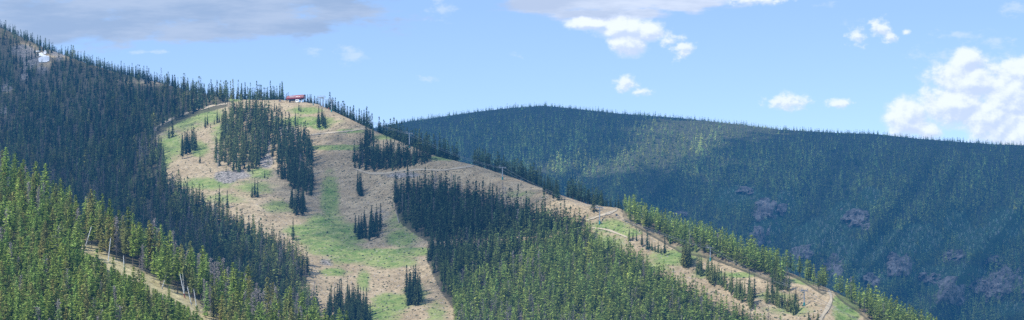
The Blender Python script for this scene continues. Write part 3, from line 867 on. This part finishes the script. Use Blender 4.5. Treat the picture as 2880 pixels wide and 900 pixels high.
def rock(cu, cv, ru, rv, label, L, amp, seed):
    k = 34
    a = np.linspace(-1, 1, k); A, B = np.meshgrid(a, a, indexing='ij')
    U = cu + A * ru * 1.15; V = cv + B * rv * 1.15
    r = np.hypot(A, B); edge = np.clip((0.86 + 1.5 * (fbm(A * 2.2 + 9, B * 2.2 + A, seed, 4) - .5) - r) * 3.0, -0.35, 1) * np.clip((1.3 - r) * 4, -.4, 1)
    ridg = 1 - np.abs(vnoise(U / 7, V / 14, seed) - .5) * 2; ridg2 = 1 - np.abs(vnoise(U / 3.2, V / 5, seed + 5) - .5) * 2
    Y = L.Y(U, V) - amp * edge * (0.25 + .9 * ridg * .6 + .45 * ridg2)
    P = pt(U, V, Y)
    i = np.arange(k - 1)[:, None] * k + np.arange(k - 1)[None]
    T = np.stack([i, i + k, i + k + 1, i + 1], -1).reshape(-1, 4)
    o = link('rock_outcrop', np_mesh('rock_outcrop', P.reshape(-1, 3), T, M['rock'], None, False, True))
    tag(o, label, 'rock', 'rock outcrops on the far slope')


for i, r_ in enumerate(ROCKS):
    rock(r_[0], r_[1], r_[2] * 1.1, r_[3] * 1.1, r_[4], far, 30, 200 + i)

# ------------------------------------------------------------------ stones and scrub on the runs (nobody could count them)
OPEN = [[(385, 345), (440, 310), (570, 265), (760, 262), (930, 322), (1180, 418), (1330, 460), (1480, 520), (1480, 585), (1340, 540), (1200, 500), (1000, 470), (990, 560), (1080, 610), (1075, 650), (1140, 800), (800, 805), (775, 670), (500, 512), (420, 450)], [(1480, 520), (1560, 545), (1700, 632), (1900, 700), (2050, 730), (2080, 800), (1960, 850), (1700, 730), (1500, 625)]]
u, v = jitter_grid(380, 2100, 262, 810, 7, 5)
m = (inpoly(u, v, OPEN[0]) | inpoly(u, v, OPEN[1])) & (v > mid.vc(u) + 3) & ~inpoly(u, v, M_POLY)
u, v = u[m], v[m]
g = ell(u, v, GRASS)
st = rng.random(len(u)) < .40 * (1 - g * .8) * (.3 + fbm(u / 50, v / 50, 71))
sb = ~st & (rng.random(len(u)) < .48 * (.25 + fbm(u / 40, v / 40, 72)) + .25 * np.exp(-(((u - 965) / 45) ** 2 + ((v - 720) / 40) ** 2)))


def pebbles(name, u, v, s0, s1, mat, label, cat, squash):
    base = np.array([[1, 0, 0], [-.9, .2, 0], [.1, 1, .1], [0, -1, 0], [.1, .1, .9], [0, 0, -.6]], float)
    tri = np.array([[0, 2, 4], [2, 1, 4], [1, 3, 4], [3, 0, 4], [2, 0, 5], [1, 2, 5], [3, 1, 5], [0, 3, 5]])
    p = mid.p(u, v); n = len(u)
    s = rng.uniform(s0, s1, n)[:, None, None] * rng.uniform(.6, 1.4, (n, 6, 1))
    a = rng.uniform(0, 6.28, n); R = np.zeros((n, 3, 3)); R[:, 0, 0] = np.cos(a); R[:, 0, 1] = -np.sin(a); R[:, 1, 0] = np.sin(a); R[:, 1, 1] = np.cos(a); R[:, 2, 2] = squash
    V = np.einsum('nij,kj->nki', R, base) * s + p[:, None]
    T = (tri[None] + (np.arange(n) * 6)[:, None, None]).reshape(-1, 3)
    tag(link(name, np_mesh(name, V.reshape(-1, 3), T, mat)), label, cat, None, 'stuff')


M['stone'] = simple('pale_stone', (0.42, 0.38, 0.33), 0.9, 0.35, 0.3)
M['scrub'] = simple('scrub_leaves', (0.05, 0.07, 0.03), 0.9, 0.4, 0.5)
pebbles('loose_stones', u[st], v[st], .3, .95, M['stone'], 'pale loose stones strewn over the brown ski runs', 'stones', .7)
pebbles('low_scrub', u[sb], v[sb], .45, 1.25, M['scrub'], 'dark low scrub dotted over the ski runs', 'scrub', .8)

# ------------------------------------------------------------------ snow patch high on the scree
def draped(poly, L, lift, thick, k=14):
    P = np.array(poly, float); c = P.mean(0)
    ring = []
    for t in np.linspace(0, 1, 5):
        q = c + (P - c) * t
        z = lift + thick * (1 - t ** 3)
        w = pt(q[:, 0], q[:, 1], L.Y(q[:, 0], q[:, 1]) - z); w[:, 2] += z * .5
        ring.append(w)
    n = len(P); V = np.concatenate(ring); T = []
    for r_ in range(4):
        for i in range(n):
            j = (i + 1) % n; T.append([r_ * n + i, (r_ + 1) * n + i, (r_ + 1) * n + j, r_ * n + j])
    return V, np.array(T)


def z11(x, y): return ((20 + x / 6.711) * .8944, (110 + y / 6.711) * .8944)


root = empty('snow_patch', mid.p(np.array(107.), np.array(154.)))
tag(root, 'bright white snow patch with dark gaps on bare scree high at left', 'snow')
for poly in ([(590, 365), (640, 340), (720, 318), (790, 322), (800, 360), (795, 420), (740, 440), (640, 445), (595, 435)], [(598, 275), (660, 258), (690, 300), (740, 318), (680, 330), (598, 328)], [(672, 240), (700, 222), (738, 226), (745, 265), (735, 285), (690, 285)], [(540, 234), (612, 230), (614, 246), (542, 248)]):
    V, T = draped([z11(*p) for p in poly], mid, 1.2, 1.6)
    o = link('snow_field', np_mesh('snow_field', V, T, M['snow'], None, True, True)); o.parent = root
    o.matrix_parent_inverse = Matrix.Translation(-root.location)

# ------------------------------------------------------------------ lift terminal
def ground(u, v, L=mid): return L.p(np.array(float(u)), np.array(float(v)))


tp = ground(745, 257.5)
px = tp[1] / F   # metres per panorama pixel there
root = empty('lift_terminal', tp, math.radians(-24))
tag(root, 'red chairlift terminal with pale window band standing on the bare summit', 'lift terminal')
L2 = 10.4
sec = lambda x, zb, zt, wb, wt: [(x, -wb, zb), (x, wb, zb), (x, -wt, zt), (x, wt, zt)]
mb = MB()
mb.hull(sec(-L2 - .9, 3.6, 4.6, 2.6, 2.9) + sec(-L2 + .3, 3.6, 7.3, 2.6, 2.0) + sec(L2 - 2.2, 4.2, 8.0, 2.7, 2.1) + sec(L2 - 2.7, 3.9, 5.0, 2.7, 3.1) + sec(-L2 + .5, 3.6, 5.0, 2.7, 3.1))
body = mb.build('housing', M['red'], root)
mb = MB(); mb.hull(sec(L2 - 2.25, 4.05, 8.05, 2.75, 2.15) + sec(L2 + .6, 4.3, 7.9, 2.3, 1.9) + sec(L2 + .2, 4.2, 5.0, 2.7, 2.9) + sec(L2 - 2.4, 4.05, 5.0, 2.8, 3.15))
nose = mb.build('nose', M['red_dark'], root)
mb = MB(); mb.box(L2 + .3, L2 + .85, -1.9, 1.9, 5.15, 5.75); mb.build('light_band', M['white'], nose)


def ysl(z): return -(3.1 - (z - 5.0) / 2.7 * 1.05) - .06


mb = MB()
for a, b in ((-7.0, -4.4), (-4.2, -1.6), (-1.4, 1.0)):
    mb.hull([(a, ysl(5.5), 5.5), (b, ysl(5.5), 5.5), (b, ysl(6.9), 6.9), (a, ysl(6.9), 6.9), (a, ysl(5.5) + .3, 5.5), (b, ysl(5.5) + .3, 5.5), (b, ysl(6.9) + .3, 6.9), (a, ysl(6.9) + .3, 6.9)])
mb.build('window', M['window'], body)
for a, b in ((1.3, 3.9), (4.6, 6.1)):
    mb = MB(); mb.hull([(a, ysl(5.6), 5.6), (b, ysl(5.6), 5.6), (b, ysl(7.0), 7.0), (a, ysl(7.0), 7.0), (a, ysl(5.6) + .3, 5.6), (b, ysl(5.6) + .3, 5.6), (b, ysl(7.0) + .3, 7.0), (a, ysl(7.0) + .3, 7.0)])
    mb.build('window', M['white'], body)
mb = MB(); mb.box(-8.6, 8.8, -1.7, 1.7, 2.9, 3.7); mb.box(-6.5, -.5, -1.2, 1.2, 1.7, 2.95); mb.box(5.0, 7.0, -1.0, 1.0, 1.9, 2.95); mb.build('machinery', M['dark'], root)
for x, mt in ((-8.0, 'dark'), (6.9, 'white')):
    mb = MB(); mb.box(x - .6, x + .6, -.8, .8, -1.5, 3.0); mb.build('leg', M[mt], root)
mb = MB(); mb.box(-11.6, -11.3, -1.2, -.9, -1.5, 2.6); mb.tube((-11.5, -1.05, 1.2), (-9.0, -1.05, 3.4), .16, n=6); mb.build('stair_rail', M['wood'], root)
sg = MB(); sg.box(.6, 4.8, -2.6, -2.45, -.1, 2.9)
panel = sg.build('sign_panel', M['white'], root)
mb = MB(); mb.poly([(1.0, -2.62, 1.6), (1.9, -2.62, 1.2), (2.7, -2.62, 1.5), (4.1, -2.62, 1.4), (3.6, -2.62, 2.3), (2.6, -2.62, 2.1), (1.8, -2.62, 2.4)]); mb.build('emblem', M['blue'], panel)
mb = MB(); mb.box(.6, .8, -2.5, -2.3, -1.6, -.1); mb.box(4.6, 4.8, -2.5, -2.3, -1.6, -.1); mb.build('post', M['dark'], panel)

# ------------------------------------------------------------------ lift towers and ropes
TOW = [(809, 270.5, 25.5, 2, 'two-legged lift tower with railed crossbar on the summit skyline'), (834, 281.5, 30, 1, 'single lift tower right behind the two-legged one on the skyline'), (1030, 372, 37, 1, 'pale lift tower rising from dark trees below the crest'),
       (1264, 452, 31, 1, 'lift tower on the bare brown crest before tall trees'), (1508.5, 563, 41, 1, 'lift tower in front of the dirt road bend on the crest'), (1787, 656, 34, 1, 'lift tower against the sunlit ridge wood on the right run'), (2023, 769, 38, 1, 'lowest lift tower beside the tree strip at the bottom right')]
tops = []; bases = [ground(t[0], t[1]) for t in TOW]
for i, (tu, tv, hp, legs, label) in enumerate(TOW):
    b = bases[i]; H = hp * b[1] / F
    a = bases[max(0, i - 1)]; c = bases[min(len(TOW) - 1, i + 1)]
    yaw = math.atan2(c[1] - a[1], c[0] - a[0])
    if i < 2: yaw += math.radians(30)
    root = empty('lift_tower', b, yaw); tag(root, label, 'lift tower', 'lift towers down the ridge')
    sp = 1.9 if legs == 2 else 0
    for s in ((-1, 1) if legs == 2 else (0,)):
        mb = MB(); mb.tube((s * sp, 0, -.5), (s * sp, 0, H), .52, .40, 12); mb.build('shaft', M['galv'], root)
        if legs == 1:
            mb = MB(); mb.tube((s * sp, 0, -.6), (s * sp, 0, 2.4), .78, .78, 12); mb.build('base_pad', M['teal'], root)
    mb = MB()
    if legs == 2:
        mb.box(-5.2, 5.2, -.25, .25, H - .05, H + .5); arms = [(0, -2.6), (0, 2.6)]
        mb.box(-.2, .2, -3.0, 3.0, H - .35, H - .07)
    else:
        mb.box(-.3, .3, -3.1, 3.1, H - .1, H + .4); arms = [(0, -2.7), (0, 2.7)]
    mb.build('crossarm', M['galv'], root)
    mb = MB()
    for (ax, ay) in arms:
        for q in (-1.5, -.5, .5, 1.5):
            mb.tube((ax + q, ay - .09, H - .42), (ax + q, ay + .09, H - .42), .3, n=10)
        mb.box(ax - 1.9, ax + 1.9, ay + .12, ay + .24, H - .5, H - .25)
    mb.build('sheave_train', M['galv'], root)
    mb = MB(); W = 4.8 if legs == 2 else 2.0; y0 = -1.0 if legs == 2 else -2.9
    for q in np.linspace(-W, W, 7 if legs == 2 else 3):
        mb.box(q - .06, q + .06, y0, y0 + .12, H + .4, H + 1.75)
    mb.box(-W, W, y0 + .02, y0 + .1, H + 1.66, H + 1.8); mb.box(-W, W, y0 + .02, y0 + .1, H + 1.0, H + 1.1)
    mb.build('work_rail', M['galv'], root)
    R = Matrix.Rotation(yaw, 3, 'Z')
    tops.append([Vector(b) + R @ Vector((ax, ay, H - .75)) for (ax, ay) in arms])
Rt = Matrix.Rotation(math.radians(-24), 3, 'Z')
term = [Vector(tp) + Rt @ Vector((10.5, s * 2.0, 3.9)) for s in (-1, 1)]
end = [Vector(mid.p(np.array(2300.), np.array(905.))) + Vector((0, 0, 12))] * 2
for s, nm in ((0, 'lift rope on the near side, strung from tower to tower down the ridge'), (1, 'lift rope on the far side, strung from tower to tower down the ridge')):
    mb = MB(); P = [term[s]] + [t[s] for t in tops] + [end[s] + Vector((0, 5 * s, 0))]
    for a, b in zip(P[:-1], P[1:]):
        L = (b - a).length; k = 12; prev = a
        for j in range(1, k + 1):
            t = j / k; q = a.lerp(b, t) - Vector((0, 0, 4 * t * (1 - t) * L * .018))
            mb.tube(prev, q, .11, n=5); prev = q
    tag(mb.build('lift_rope', M['cable']), nm, 'cable', 'lift ropes')

# ------------------------------------------------------------------ snow guns in the clearing of the near ridge
GUNS = [((230, 572), (213, 626), 'leaning grey snow gun pole furthest up the clearing', 'dark'), ((278.6, 600), (272, 657), 'tall white snow gun pole near the upper clearing', 'pale_pole'), ((311, 645), (312.5, 682), 'short upright grey snow gun pole mid clearing', 'galv'),
        ((421, 685), (407, 727), 'snow gun pole leaning right over the lower clearing', 'galv'), ((453, 690.5), (465.5, 750), 'snow gun pole with bright red foot leaning left', 'red'), ((460, 690), (464, 738), 'thin upright snow gun pole behind the red-footed one', 'galv'),
        ((472, 723), (482, 768), 'leaning grey snow gun pole between red-footed and last pole', 'galv'), ((487.7, 729), (496, 780), 'last bright snow gun pole at the clearing\'s lower end', 'teal')]
for (tu, tv), (bu, bv), label, foot in GUNS:
    b = near.p(np.array(float(bu)), np.array(float(bv))); k = b[1] / F
    root = empty('snow_gun', b); tag(root, label, 'snow gun', 'snow guns along the near clearing')
    T = Vector(((tu - bu) * k, -.4, (bv - tv) * k)); d = T.normalized()
    mb = MB(); mb.tube(d * 1.4, T, .21, .17, 10); mb.build('pole', M['pale_pole'], root)
    mb = MB(); mb.tube(d * -.4, d * (2.2 if foot == 'red' else 1.45), .26, .26, 10); mb.build('foot_sleeve', M[foot], root)
    hd = MB(); h1 = T + d * .3 + Vector((.12, -.1, 0)); hd.tube(T - d * .1, h1, .13, .2, 8); hd.tube(h1, h1 + Vector((.12, -.1, .06)), .22, .17, 8); hd.build('nozzle_head', M['galv'], root)

# ------------------------------------------------------------------ small things by the summit and on the runs
b = ground(704, 257); root = empty('trail_sign', b, .1); tag(root, 'small wooden trail sign frame with blue board left of the terminal', 'sign')
for x in (-1.6, 1.6):
    mb = MB(); mb.box(x - .16, x + .16, -.16, .16, -.4, 3.4); mb.build('post', M['wood'], root)
mb = MB(); mb.box(-1.9, 1.9, -.12, .12, 2.5, 2.9); mb.build('crossbar', M['wood'], root)
mb = MB(); mb.box(-.8, .8, -.3, -.18, .6, 2.3); mb.build('board', M['blue'], root)
b = ground(827, 279); root = empty('marker_post', b); tag(root, 'thin marker post with orange head on the summit slope', 'post')
mb = MB(); mb.tube((0, 0, -.3), (0, 0, 2.4), .13, n=8); mb.build('stake', M['wood'], root)
mb = MB(); mb.tube((0, 0, 2.4), (0, 0, 3.5), .34, .26, 10); mb.build('head', M['orange'], root)
b = ground(788, 264.8); root = empty('hydrant', b); tag(root, 'small teal padded hydrant on the grass between terminal and first tower', 'hydrant')
mb = MB(); mb.tube((0, 0, -.3), (0, 0, 1.5), .5, .5, 12); mb.build('padding', M['teal'], root)
mb = MB(); mb.tube((0, 0, 1.5), (0, 0, 1.9), .2, .16, 8).tube((-.45, 0, 1.72), (.45, 0, 1.72), .09, n=6); mb.build('valve', M['galv'], root)
p0 = ground(996, 529); p1 = ground(1004, 561)
mb = MB(); mb.tube(Vector(p0) + Vector((0, -.3, .5)), Vector(p1) + Vector((0, -.3, .5)), .22, .4, 8)
mm = Vector(p0).lerp(Vector(p1), .4) + Vector((0, -.3, .5)); mb.tube(mm, mm + Vector((.9, -.2, .7)), .09, .04, 6)
tag(mb.build('fallen_log', M['deadwood']), 'pale fallen log lying downhill along the edge of the dark central forest', 'log')
b = ground(1551, 543); root = empty('utility_box', b, .2); tag(root, 'small dark utility box on the slope below the road bend', 'utility box')
mb = MB(); mb.box(-.8, .8, -.5, .5, .3, 1.5); mb.build('cabinet', M['dark'], root, .06)
mb = MB(); mb.hull([(-.95, -.65, 1.5), (.95, -.65, 1.5), (-.95, .65, 1.5), (.95, .65, 1.5), (-.9, .5, 1.75), (.9, .5, 1.75)]); mb.build('lid', M['galv'], root)
mb = MB(); mb.box(-.6, -.4, -.2, .2, -.4, .3); mb.box(.4, .6, -.2, .2, -.4, .3); mb.build('feet', M['dark'], root)

# ------------------------------------------------------------------ clouds overhead (they shade the slopes)
def cloud_material(name, solid):
    m, n, out = material(name)
    d = n('ShaderNodeBsdfDiffuse', {'Color': (.9, .9, .92, 1)}); t = n('ShaderNodeBsdfTransparent')
    n.set(out.inputs[0], n('ShaderNodeMixShader', {0: solid, 1: t.outputs[0], 2: d.outputs[0]}))
    return m


def cloud(L, poly, H, solid, holes=(), cell=16, fuzz=45, seed=1):
    def up(P):
        P = np.array(P, float); q = []
        for a, b in zip(P, np.roll(P, -1, 0)):
            k = max(2, int(np.hypot(*(b - a)) / 15))
            q.append(a + (b - a) * np.linspace(0, 1, k, endpoint=False)[:, None])
        q = np.concatenate(q)
        w = L.any(q[:, 0], q[:, 1]); w = w + SUN * ((H - w[:, 2]) / SUN[2])[:, None]
        return w[:, :2]
    out = up(poly); hs = [up(h) for h in holes]
    x = np.arange(out[:, 0].min() - fuzz, out[:, 0].max() + fuzz, cell); y = np.arange(out[:, 1].min() - fuzz, out[:, 1].max() + fuzz, cell)
    X, Y = np.meshgrid(x, y, indexing='ij')
    d = segdist(X, Y, list(map(tuple, out)) + [tuple(out[0])]); d = np.where(inpoly(X, Y, out.tolist()), d, -d)
    for h in hs:
        e = segdist(X, Y, list(map(tuple, h)) + [tuple(h[0])]); e = np.where(inpoly(X, Y, h.tolist()), -e, e); d = np.minimum(d, e)
    dd = d + fuzz * 2.2 * (fbm(X / 170, Y / 170, seed) - .5) * 2
    on = dd > rng.uniform(-fuzz, fuzz, X.shape)
    th = 12 + np.minimum(np.maximum(dd, 0) * .25, 50) * (.4 + fbm(X / 120, Y / 120, seed + 3))
    zt = H + th; zb = H - 8 * fbm(X / 80, Y / 80, seed + 7)
    nx, ny = X.shape
    Vb = np.stack([X, Y, zb], -1).reshape(-1, 3); Vt = np.stack([X, Y, zt], -1).reshape(-1, 3)
    i = (np.arange(nx - 1)[:, None] * ny + np.arange(ny - 1)[None])[on[:-1, :-1]]
    q = np.stack([i, i + 1, i + ny + 1, i + ny], -1); N_ = nx * ny
    T = np.concatenate([q, q[:, ::-1] + N_])
    V = np.concatenate([Vb, Vt]); used = np.unique(T); remap = np.zeros(len(V), int); remap[used] = np.arange(len(used))
    o = link('cloud', np_mesh('cloud', V[used], remap[T], cloud_material('cloud_vapour', solid), None, True, True))
    tag(o, kind='structure')


SH_LEFT = [(-260, -140), (200, 20), (420, 150), (500, 170), (478, 240), (430, 305), (375, 345), (360, 430), (420, 510), (520, 580), (600, 650), (650, 720), (650, 900), (-260, 900)]
SH_RUN = [(786, 352), (860, 340), (930, 318), (1000, 330), (1160, 385), (1300, 440), (1345, 500), (1320, 560), (1230, 590), (1180, 660), (1150, 740), (1120, 760), (1085, 690), (1060, 640), (960, 632), (880, 600), (820, 580), (780, 545), (720, 540), (680, 470), (690, 400), (760, 395)]
SH_FAR = [(760, 200), (1400, 150), (2700, 250), (2750, 900), (1400, 900), (760, 600)]
BAND = [(1310, 436), (1400, 412), (1500, 396), (1580, 372), (1570, 330), (1640, 300), (1760, 296), (1930, 310), (1960, 325), (1900, 355), (1840, 380), (1760, 400), (1690, 422), (1600, 442), (1500, 440), (1420, 446)]
cloud(mid, SH_LEFT, 1500, .48, seed=5, fuzz=20)
cloud(mid, SH_RUN, 1300, .46, seed=9, fuzz=22, cell=10)
cloud(far, SH_FAR, 2600, .74, [BAND], seed=14, cell=24, fuzz=45)

# ------------------------------------------------------------------ haze in the air between the hills
HAZE = 1.0
if HAZE:
    m, n, out = material('mountain_air')
    # airlight: absorption plus an added blue glow for scattered light, both per metre
    BETA = 6.0e-5
    ab = n('ShaderNodeVolumeAbsorption', {'Color': (0, 0, 0, 1), 'Density': BETA})
    em = n('ShaderNodeEmission', {'Color': (0.04, 0.26, 0.70, 1), 'Strength': BETA})
    n.set(out.inputs['Volume'], n('ShaderNodeAddShader', {0: ab.outputs[0], 1: em.outputs[0]}))
    mb = MB(); mb.box(-9000, 9000, -200, 7600, -61, 1150)
    tag(mb.build('haze', m), kind='structure')

# ------------------------------------------------------------------ sky
elev = math.asin(SUN[2]); azim = math.atan2(SUN[0], SUN[1])
w = bpy.data.worlds.new('World'); scene.world = w; w.use_nodes = True
w.node_tree.nodes.clear(); n = N(w.node_tree)
out = n('ShaderNodeOutputWorld')
D = n('ShaderNodeTexCoord').outputs['Generated']
sep = n('ShaderNodeSeparateXYZ', {0: D})
# the air near the hills is clear: the sky a little above the ridge already shows its deeper blue
lift = n('ShaderNodeCombineXYZ', {0: sep.outputs[0], 1: sep.outputs[1], 2: n.math('MULTIPLY_ADD', n.math('MAXIMUM', sep.outputs[2], 0.0), 1.8, 0.03)})
sky = n('ShaderNodeTexSky', {'Vector': n('ShaderNodeVectorMath', {0: lift}, operation='NORMALIZE').outputs[0]}, sky_type='NISHITA', sun_disc=False, sun_elevation=elev, sun_rotation=azim, altitude=2500, air_density=1.0, dust_density=0.6, ozone_density=1.2)
yy = n.math('MAXIMUM', sep.outputs[1], 0.03)
U = n.math('MULTIPLY_ADD', n.math('DIVIDE', sep.outputs[0], yy), F, CX); V = n.math('MULTIPLY_ADD', n.math('DIVIDE', sep.outputs[2], yy), -F, VH)
UV = n('ShaderNodeCombineXYZ', {0: U, 1: V, 2: 0.0}).outputs[0]

CUM = [(2440, 205, 125, 84, 1), (2545, 235, 120, 96, 1), (2400, 262, 116, 70, 1), (2282, 295, 72, 62, 1), (2500, 300, 130, 70, 1), (2600, 320, 130, 90, 1), (2432, 152, 60, 40, 1), (2330, 330, 50, 34, .8), (2570, 180, 80, 50, 1),
       (1575, 70, 104, 34, 1), (1490, 60, 84, 20, 1), (1630, 76, 54, 36, 1), (1580, 108, 56, 36, 1)]
PUFF = [(1716, 122, 38, 34, .9), (1690, 100, 40, 26, .7), (1572, 211, 38, 26, 1.05), (1612, 231, 40, 14, .8), (1980, 257, 70, 28, 1.05), (2110, 260, 42, 16, 1.05), (2155, 90, 32, 30, .8), (2212, 70, 32, 32, 1), (2236, 92, 26, 28, .8), (2277, 82, 14, 12, .7), (1900, 0, 100, 18, 1)]
BAR = [(1500, 6, 240, 46, 1), (1720, 4, 170, 28, 1), (1350, 4, 100, 36, 1), (1490, 34, 130, 26, 1), (1600, 36, 90, 22, 1),
       (500, 14, 560, 92, 1), (150, 40, 330, 84, 1), (300, 66, 220, 46, 1), (500, 80, 190, 34, 1), (690, 64, 200, 40, 1), (850, 18, 160, 40, 1), (130, 90, 120, 30, 1)]
WISP = [(880, 138, 54, 34, 1), (785, 132, 40, 14, .9), (1080, 202, 44, 13, .9), (1110, 30, 44, 44, .8), (370, 131, 74, 8, 1), (2400, 86, 60, 20, .9), (2500, 104, 80, 30, .9), (2560, 18, 60, 34, .9), (1235, 142, 50, 9, .5), (2090, 12, 46, 20, .6), (2340, 140, 60, 40, .4), (2160, 60, 40, 20, .4), (1290, 140, 40, 10, .4)]


def field(vec, blobs):
    best = None
    for (cu, cv, ru, rv, s) in blobs:
        a = n('ShaderNodeVectorMath', {0: vec, 1: (1 / ru, 1 / rv, 0), 2: (-cu / ru, -cv / rv, 0)}, operation='MULTIPLY_ADD').outputs[0]
        l = n('ShaderNodeVectorMath', {0: a}, operation='LENGTH').outputs['Value']
        d = n.math('MULTIPLY_ADD', l, -s, s)
        best = d if best is None else n.math('SMOOTH_MAX', best, d, .12)
    return best


def texture(vec, sx, sy, detail, off=0.0):
    q = n('ShaderNodeVectorMath', {0: vec, 1: (1 / sx, 1 / sy, 0), 2: (off, off * .7, 0)}, operation='MULTIPLY_ADD').outputs[0]
    return n.noise(q, 1.0, detail, .62)


def shifted(vec, dx, dy): return n('ShaderNodeVectorMath', {0: vec, 1: (dx, dy, 0)}, operation='ADD').outputs[0]


def dens(vec, blobs, sx, sy, amp, off, detail=8):
    return n.math('ADD', field(vec, blobs), n.math('MULTIPLY_ADD', texture(vec, sx, sy, detail, off), amp * 2, -amp))


skyc = n.mix(1.0, sky, (2.66, 2.36, 2.10, 1), 'MULTIPLY')
bg_sky = n('ShaderNodeBackground', {'Color': skyc, 'Strength': 0.15}).outputs[0]
# grey layered cloud, with a slightly brighter top
db = dens(UV, BAR, 120, 40, 1.0, 3.1)
ab = n.ramp(db, -0.06, .5)
tb = texture(UV, 300, 60, 5, 8.0)
right = n.ramp(U, 1150, 1320)
cb = n.mix(n.ramp(tb, .36, .66), n.mix(right, (0.40, 0.47, 0.58, 1), (0.60, 0.64, 0.72, 1)), n.mix(right, (0.56, 0.61, 0.69, 1), (0.86, 0.88, 0.92, 1)))
s1 = n('ShaderNodeMixShader', {0: n.math('MULTIPLY', ab, .93), 1: bg_sky, 2: n('ShaderNodeBackground', {'Color': cb, 'Strength': 1.3}).outputs[0]}).outputs[0]
# thin wisps
dw = dens(UV, WISP, 44, 24, 1.6, 5.3)
s2 = n('ShaderNodeMixShader', {0: n.math('MULTIPLY', n.ramp(dw, .15, 1.1), .42), 1: s1, 2: n('ShaderNodeBackground', {'Color': (0.86, 0.89, 0.95, 1), 'Strength': 1.42}).outputs[0]}).outputs[0]
# cumulus, lit from the upper left
dc = dens(UV, CUM, 54, 42, .72, 1.7, 8); dc2 = dens(shifted(UV, -9, -14), CUM, 54, 42, .72, 1.7, 6)
ac = n.ramp(dc, -.08, .5)
lit = n.ramp(n.math('SUBTRACT', dc, dc2), -.3, .3)
cc = n.mix(lit, (0.68, 0.73, 0.84, 1), (1.02, 1.02, 1.03, 1))
cc = n.mix(n.ramp(dc, .0, .35), (0.80, 0.85, 0.93, 1), cc)
s3 = n('ShaderNodeMixShader', {0: n.math('MULTIPLY', ac, .96), 1: s2, 2: n('ShaderNodeBackground', {'Color': cc, 'Strength': 1.42}).outputs[0]})
dp = dens(UV, PUFF, 30, 22, 1.0, 2.9); dp2 = dens(shifted(UV, -5, -8), PUFF, 30, 22, 1.0, 2.9, 5)
cp = n.mix(n.ramp(n.math('SUBTRACT', dp, dp2), -.3, .3), (0.74, 0.79, 0.89, 1), (1.0, 1.0, 1.0, 1))
s4 = n('ShaderNodeMixShader', {0: n.math('MULTIPLY', n.ramp(dp, .0, .75), .92), 1: s3.outputs[0], 2: n('ShaderNodeBackground', {'Color': cp, 'Strength': 1.42}).outputs[0]})
n.set(out.inputs[0], s4)

# ------------------------------------------------------------------ sun and camera
sl = bpy.data.lights.new('sun', 'SUN'); sl.energy = 5.0; sl.angle = math.radians(.5); sl.color = (1, .955, .88)
so = bpy.data.objects.new('sun', sl); COL.objects.link(so); so.rotation_euler = Vector(-SUN).to_track_quat('-Z', 'Y').to_euler(); so.location = (-500, -300, 900)
cam = bpy.data.cameras.new('camera'); co = bpy.data.objects.new('camera', cam); COL.objects.link(co)
co.location = (0, 0, 0); co.rotation_euler = (math.radians(90), 0, 0)
cam.sensor_width = 36; cam.lens = 36 * F / 2576; cam.shift_y = (VH - 402.5) / 2576; cam.clip_start = 1; cam.clip_end = 40000
scene.camera = co
scene.view_settings.view_transform = 'Standard'; scene.view_settings.look = 'None'; scene.view_settings.exposure = 0; scene.view_settings.gamma = 1
scene.render.engine = 'CYCLES'
cy = scene.cycles
cy.max_bounces = 4; cy.diffuse_bounces = 2; cy.transmission_bounces = 2; cy.transparent_max_bounces = 6; cy.volume_bounces = 0
cy.use_denoising = False
cy.caustics_reflective = False; cy.caustics_refractive = False
print('LONG', sorted({o['label'] for o in scene.objects if o.get('label') and len(o['label'].replace('-', ' ').split()) > 16}))
print('SINGLE', n_spruce, int(single.sum()), int(dsel.sum()), 'mass', sum(len(t[1]) for t in mid_mass))
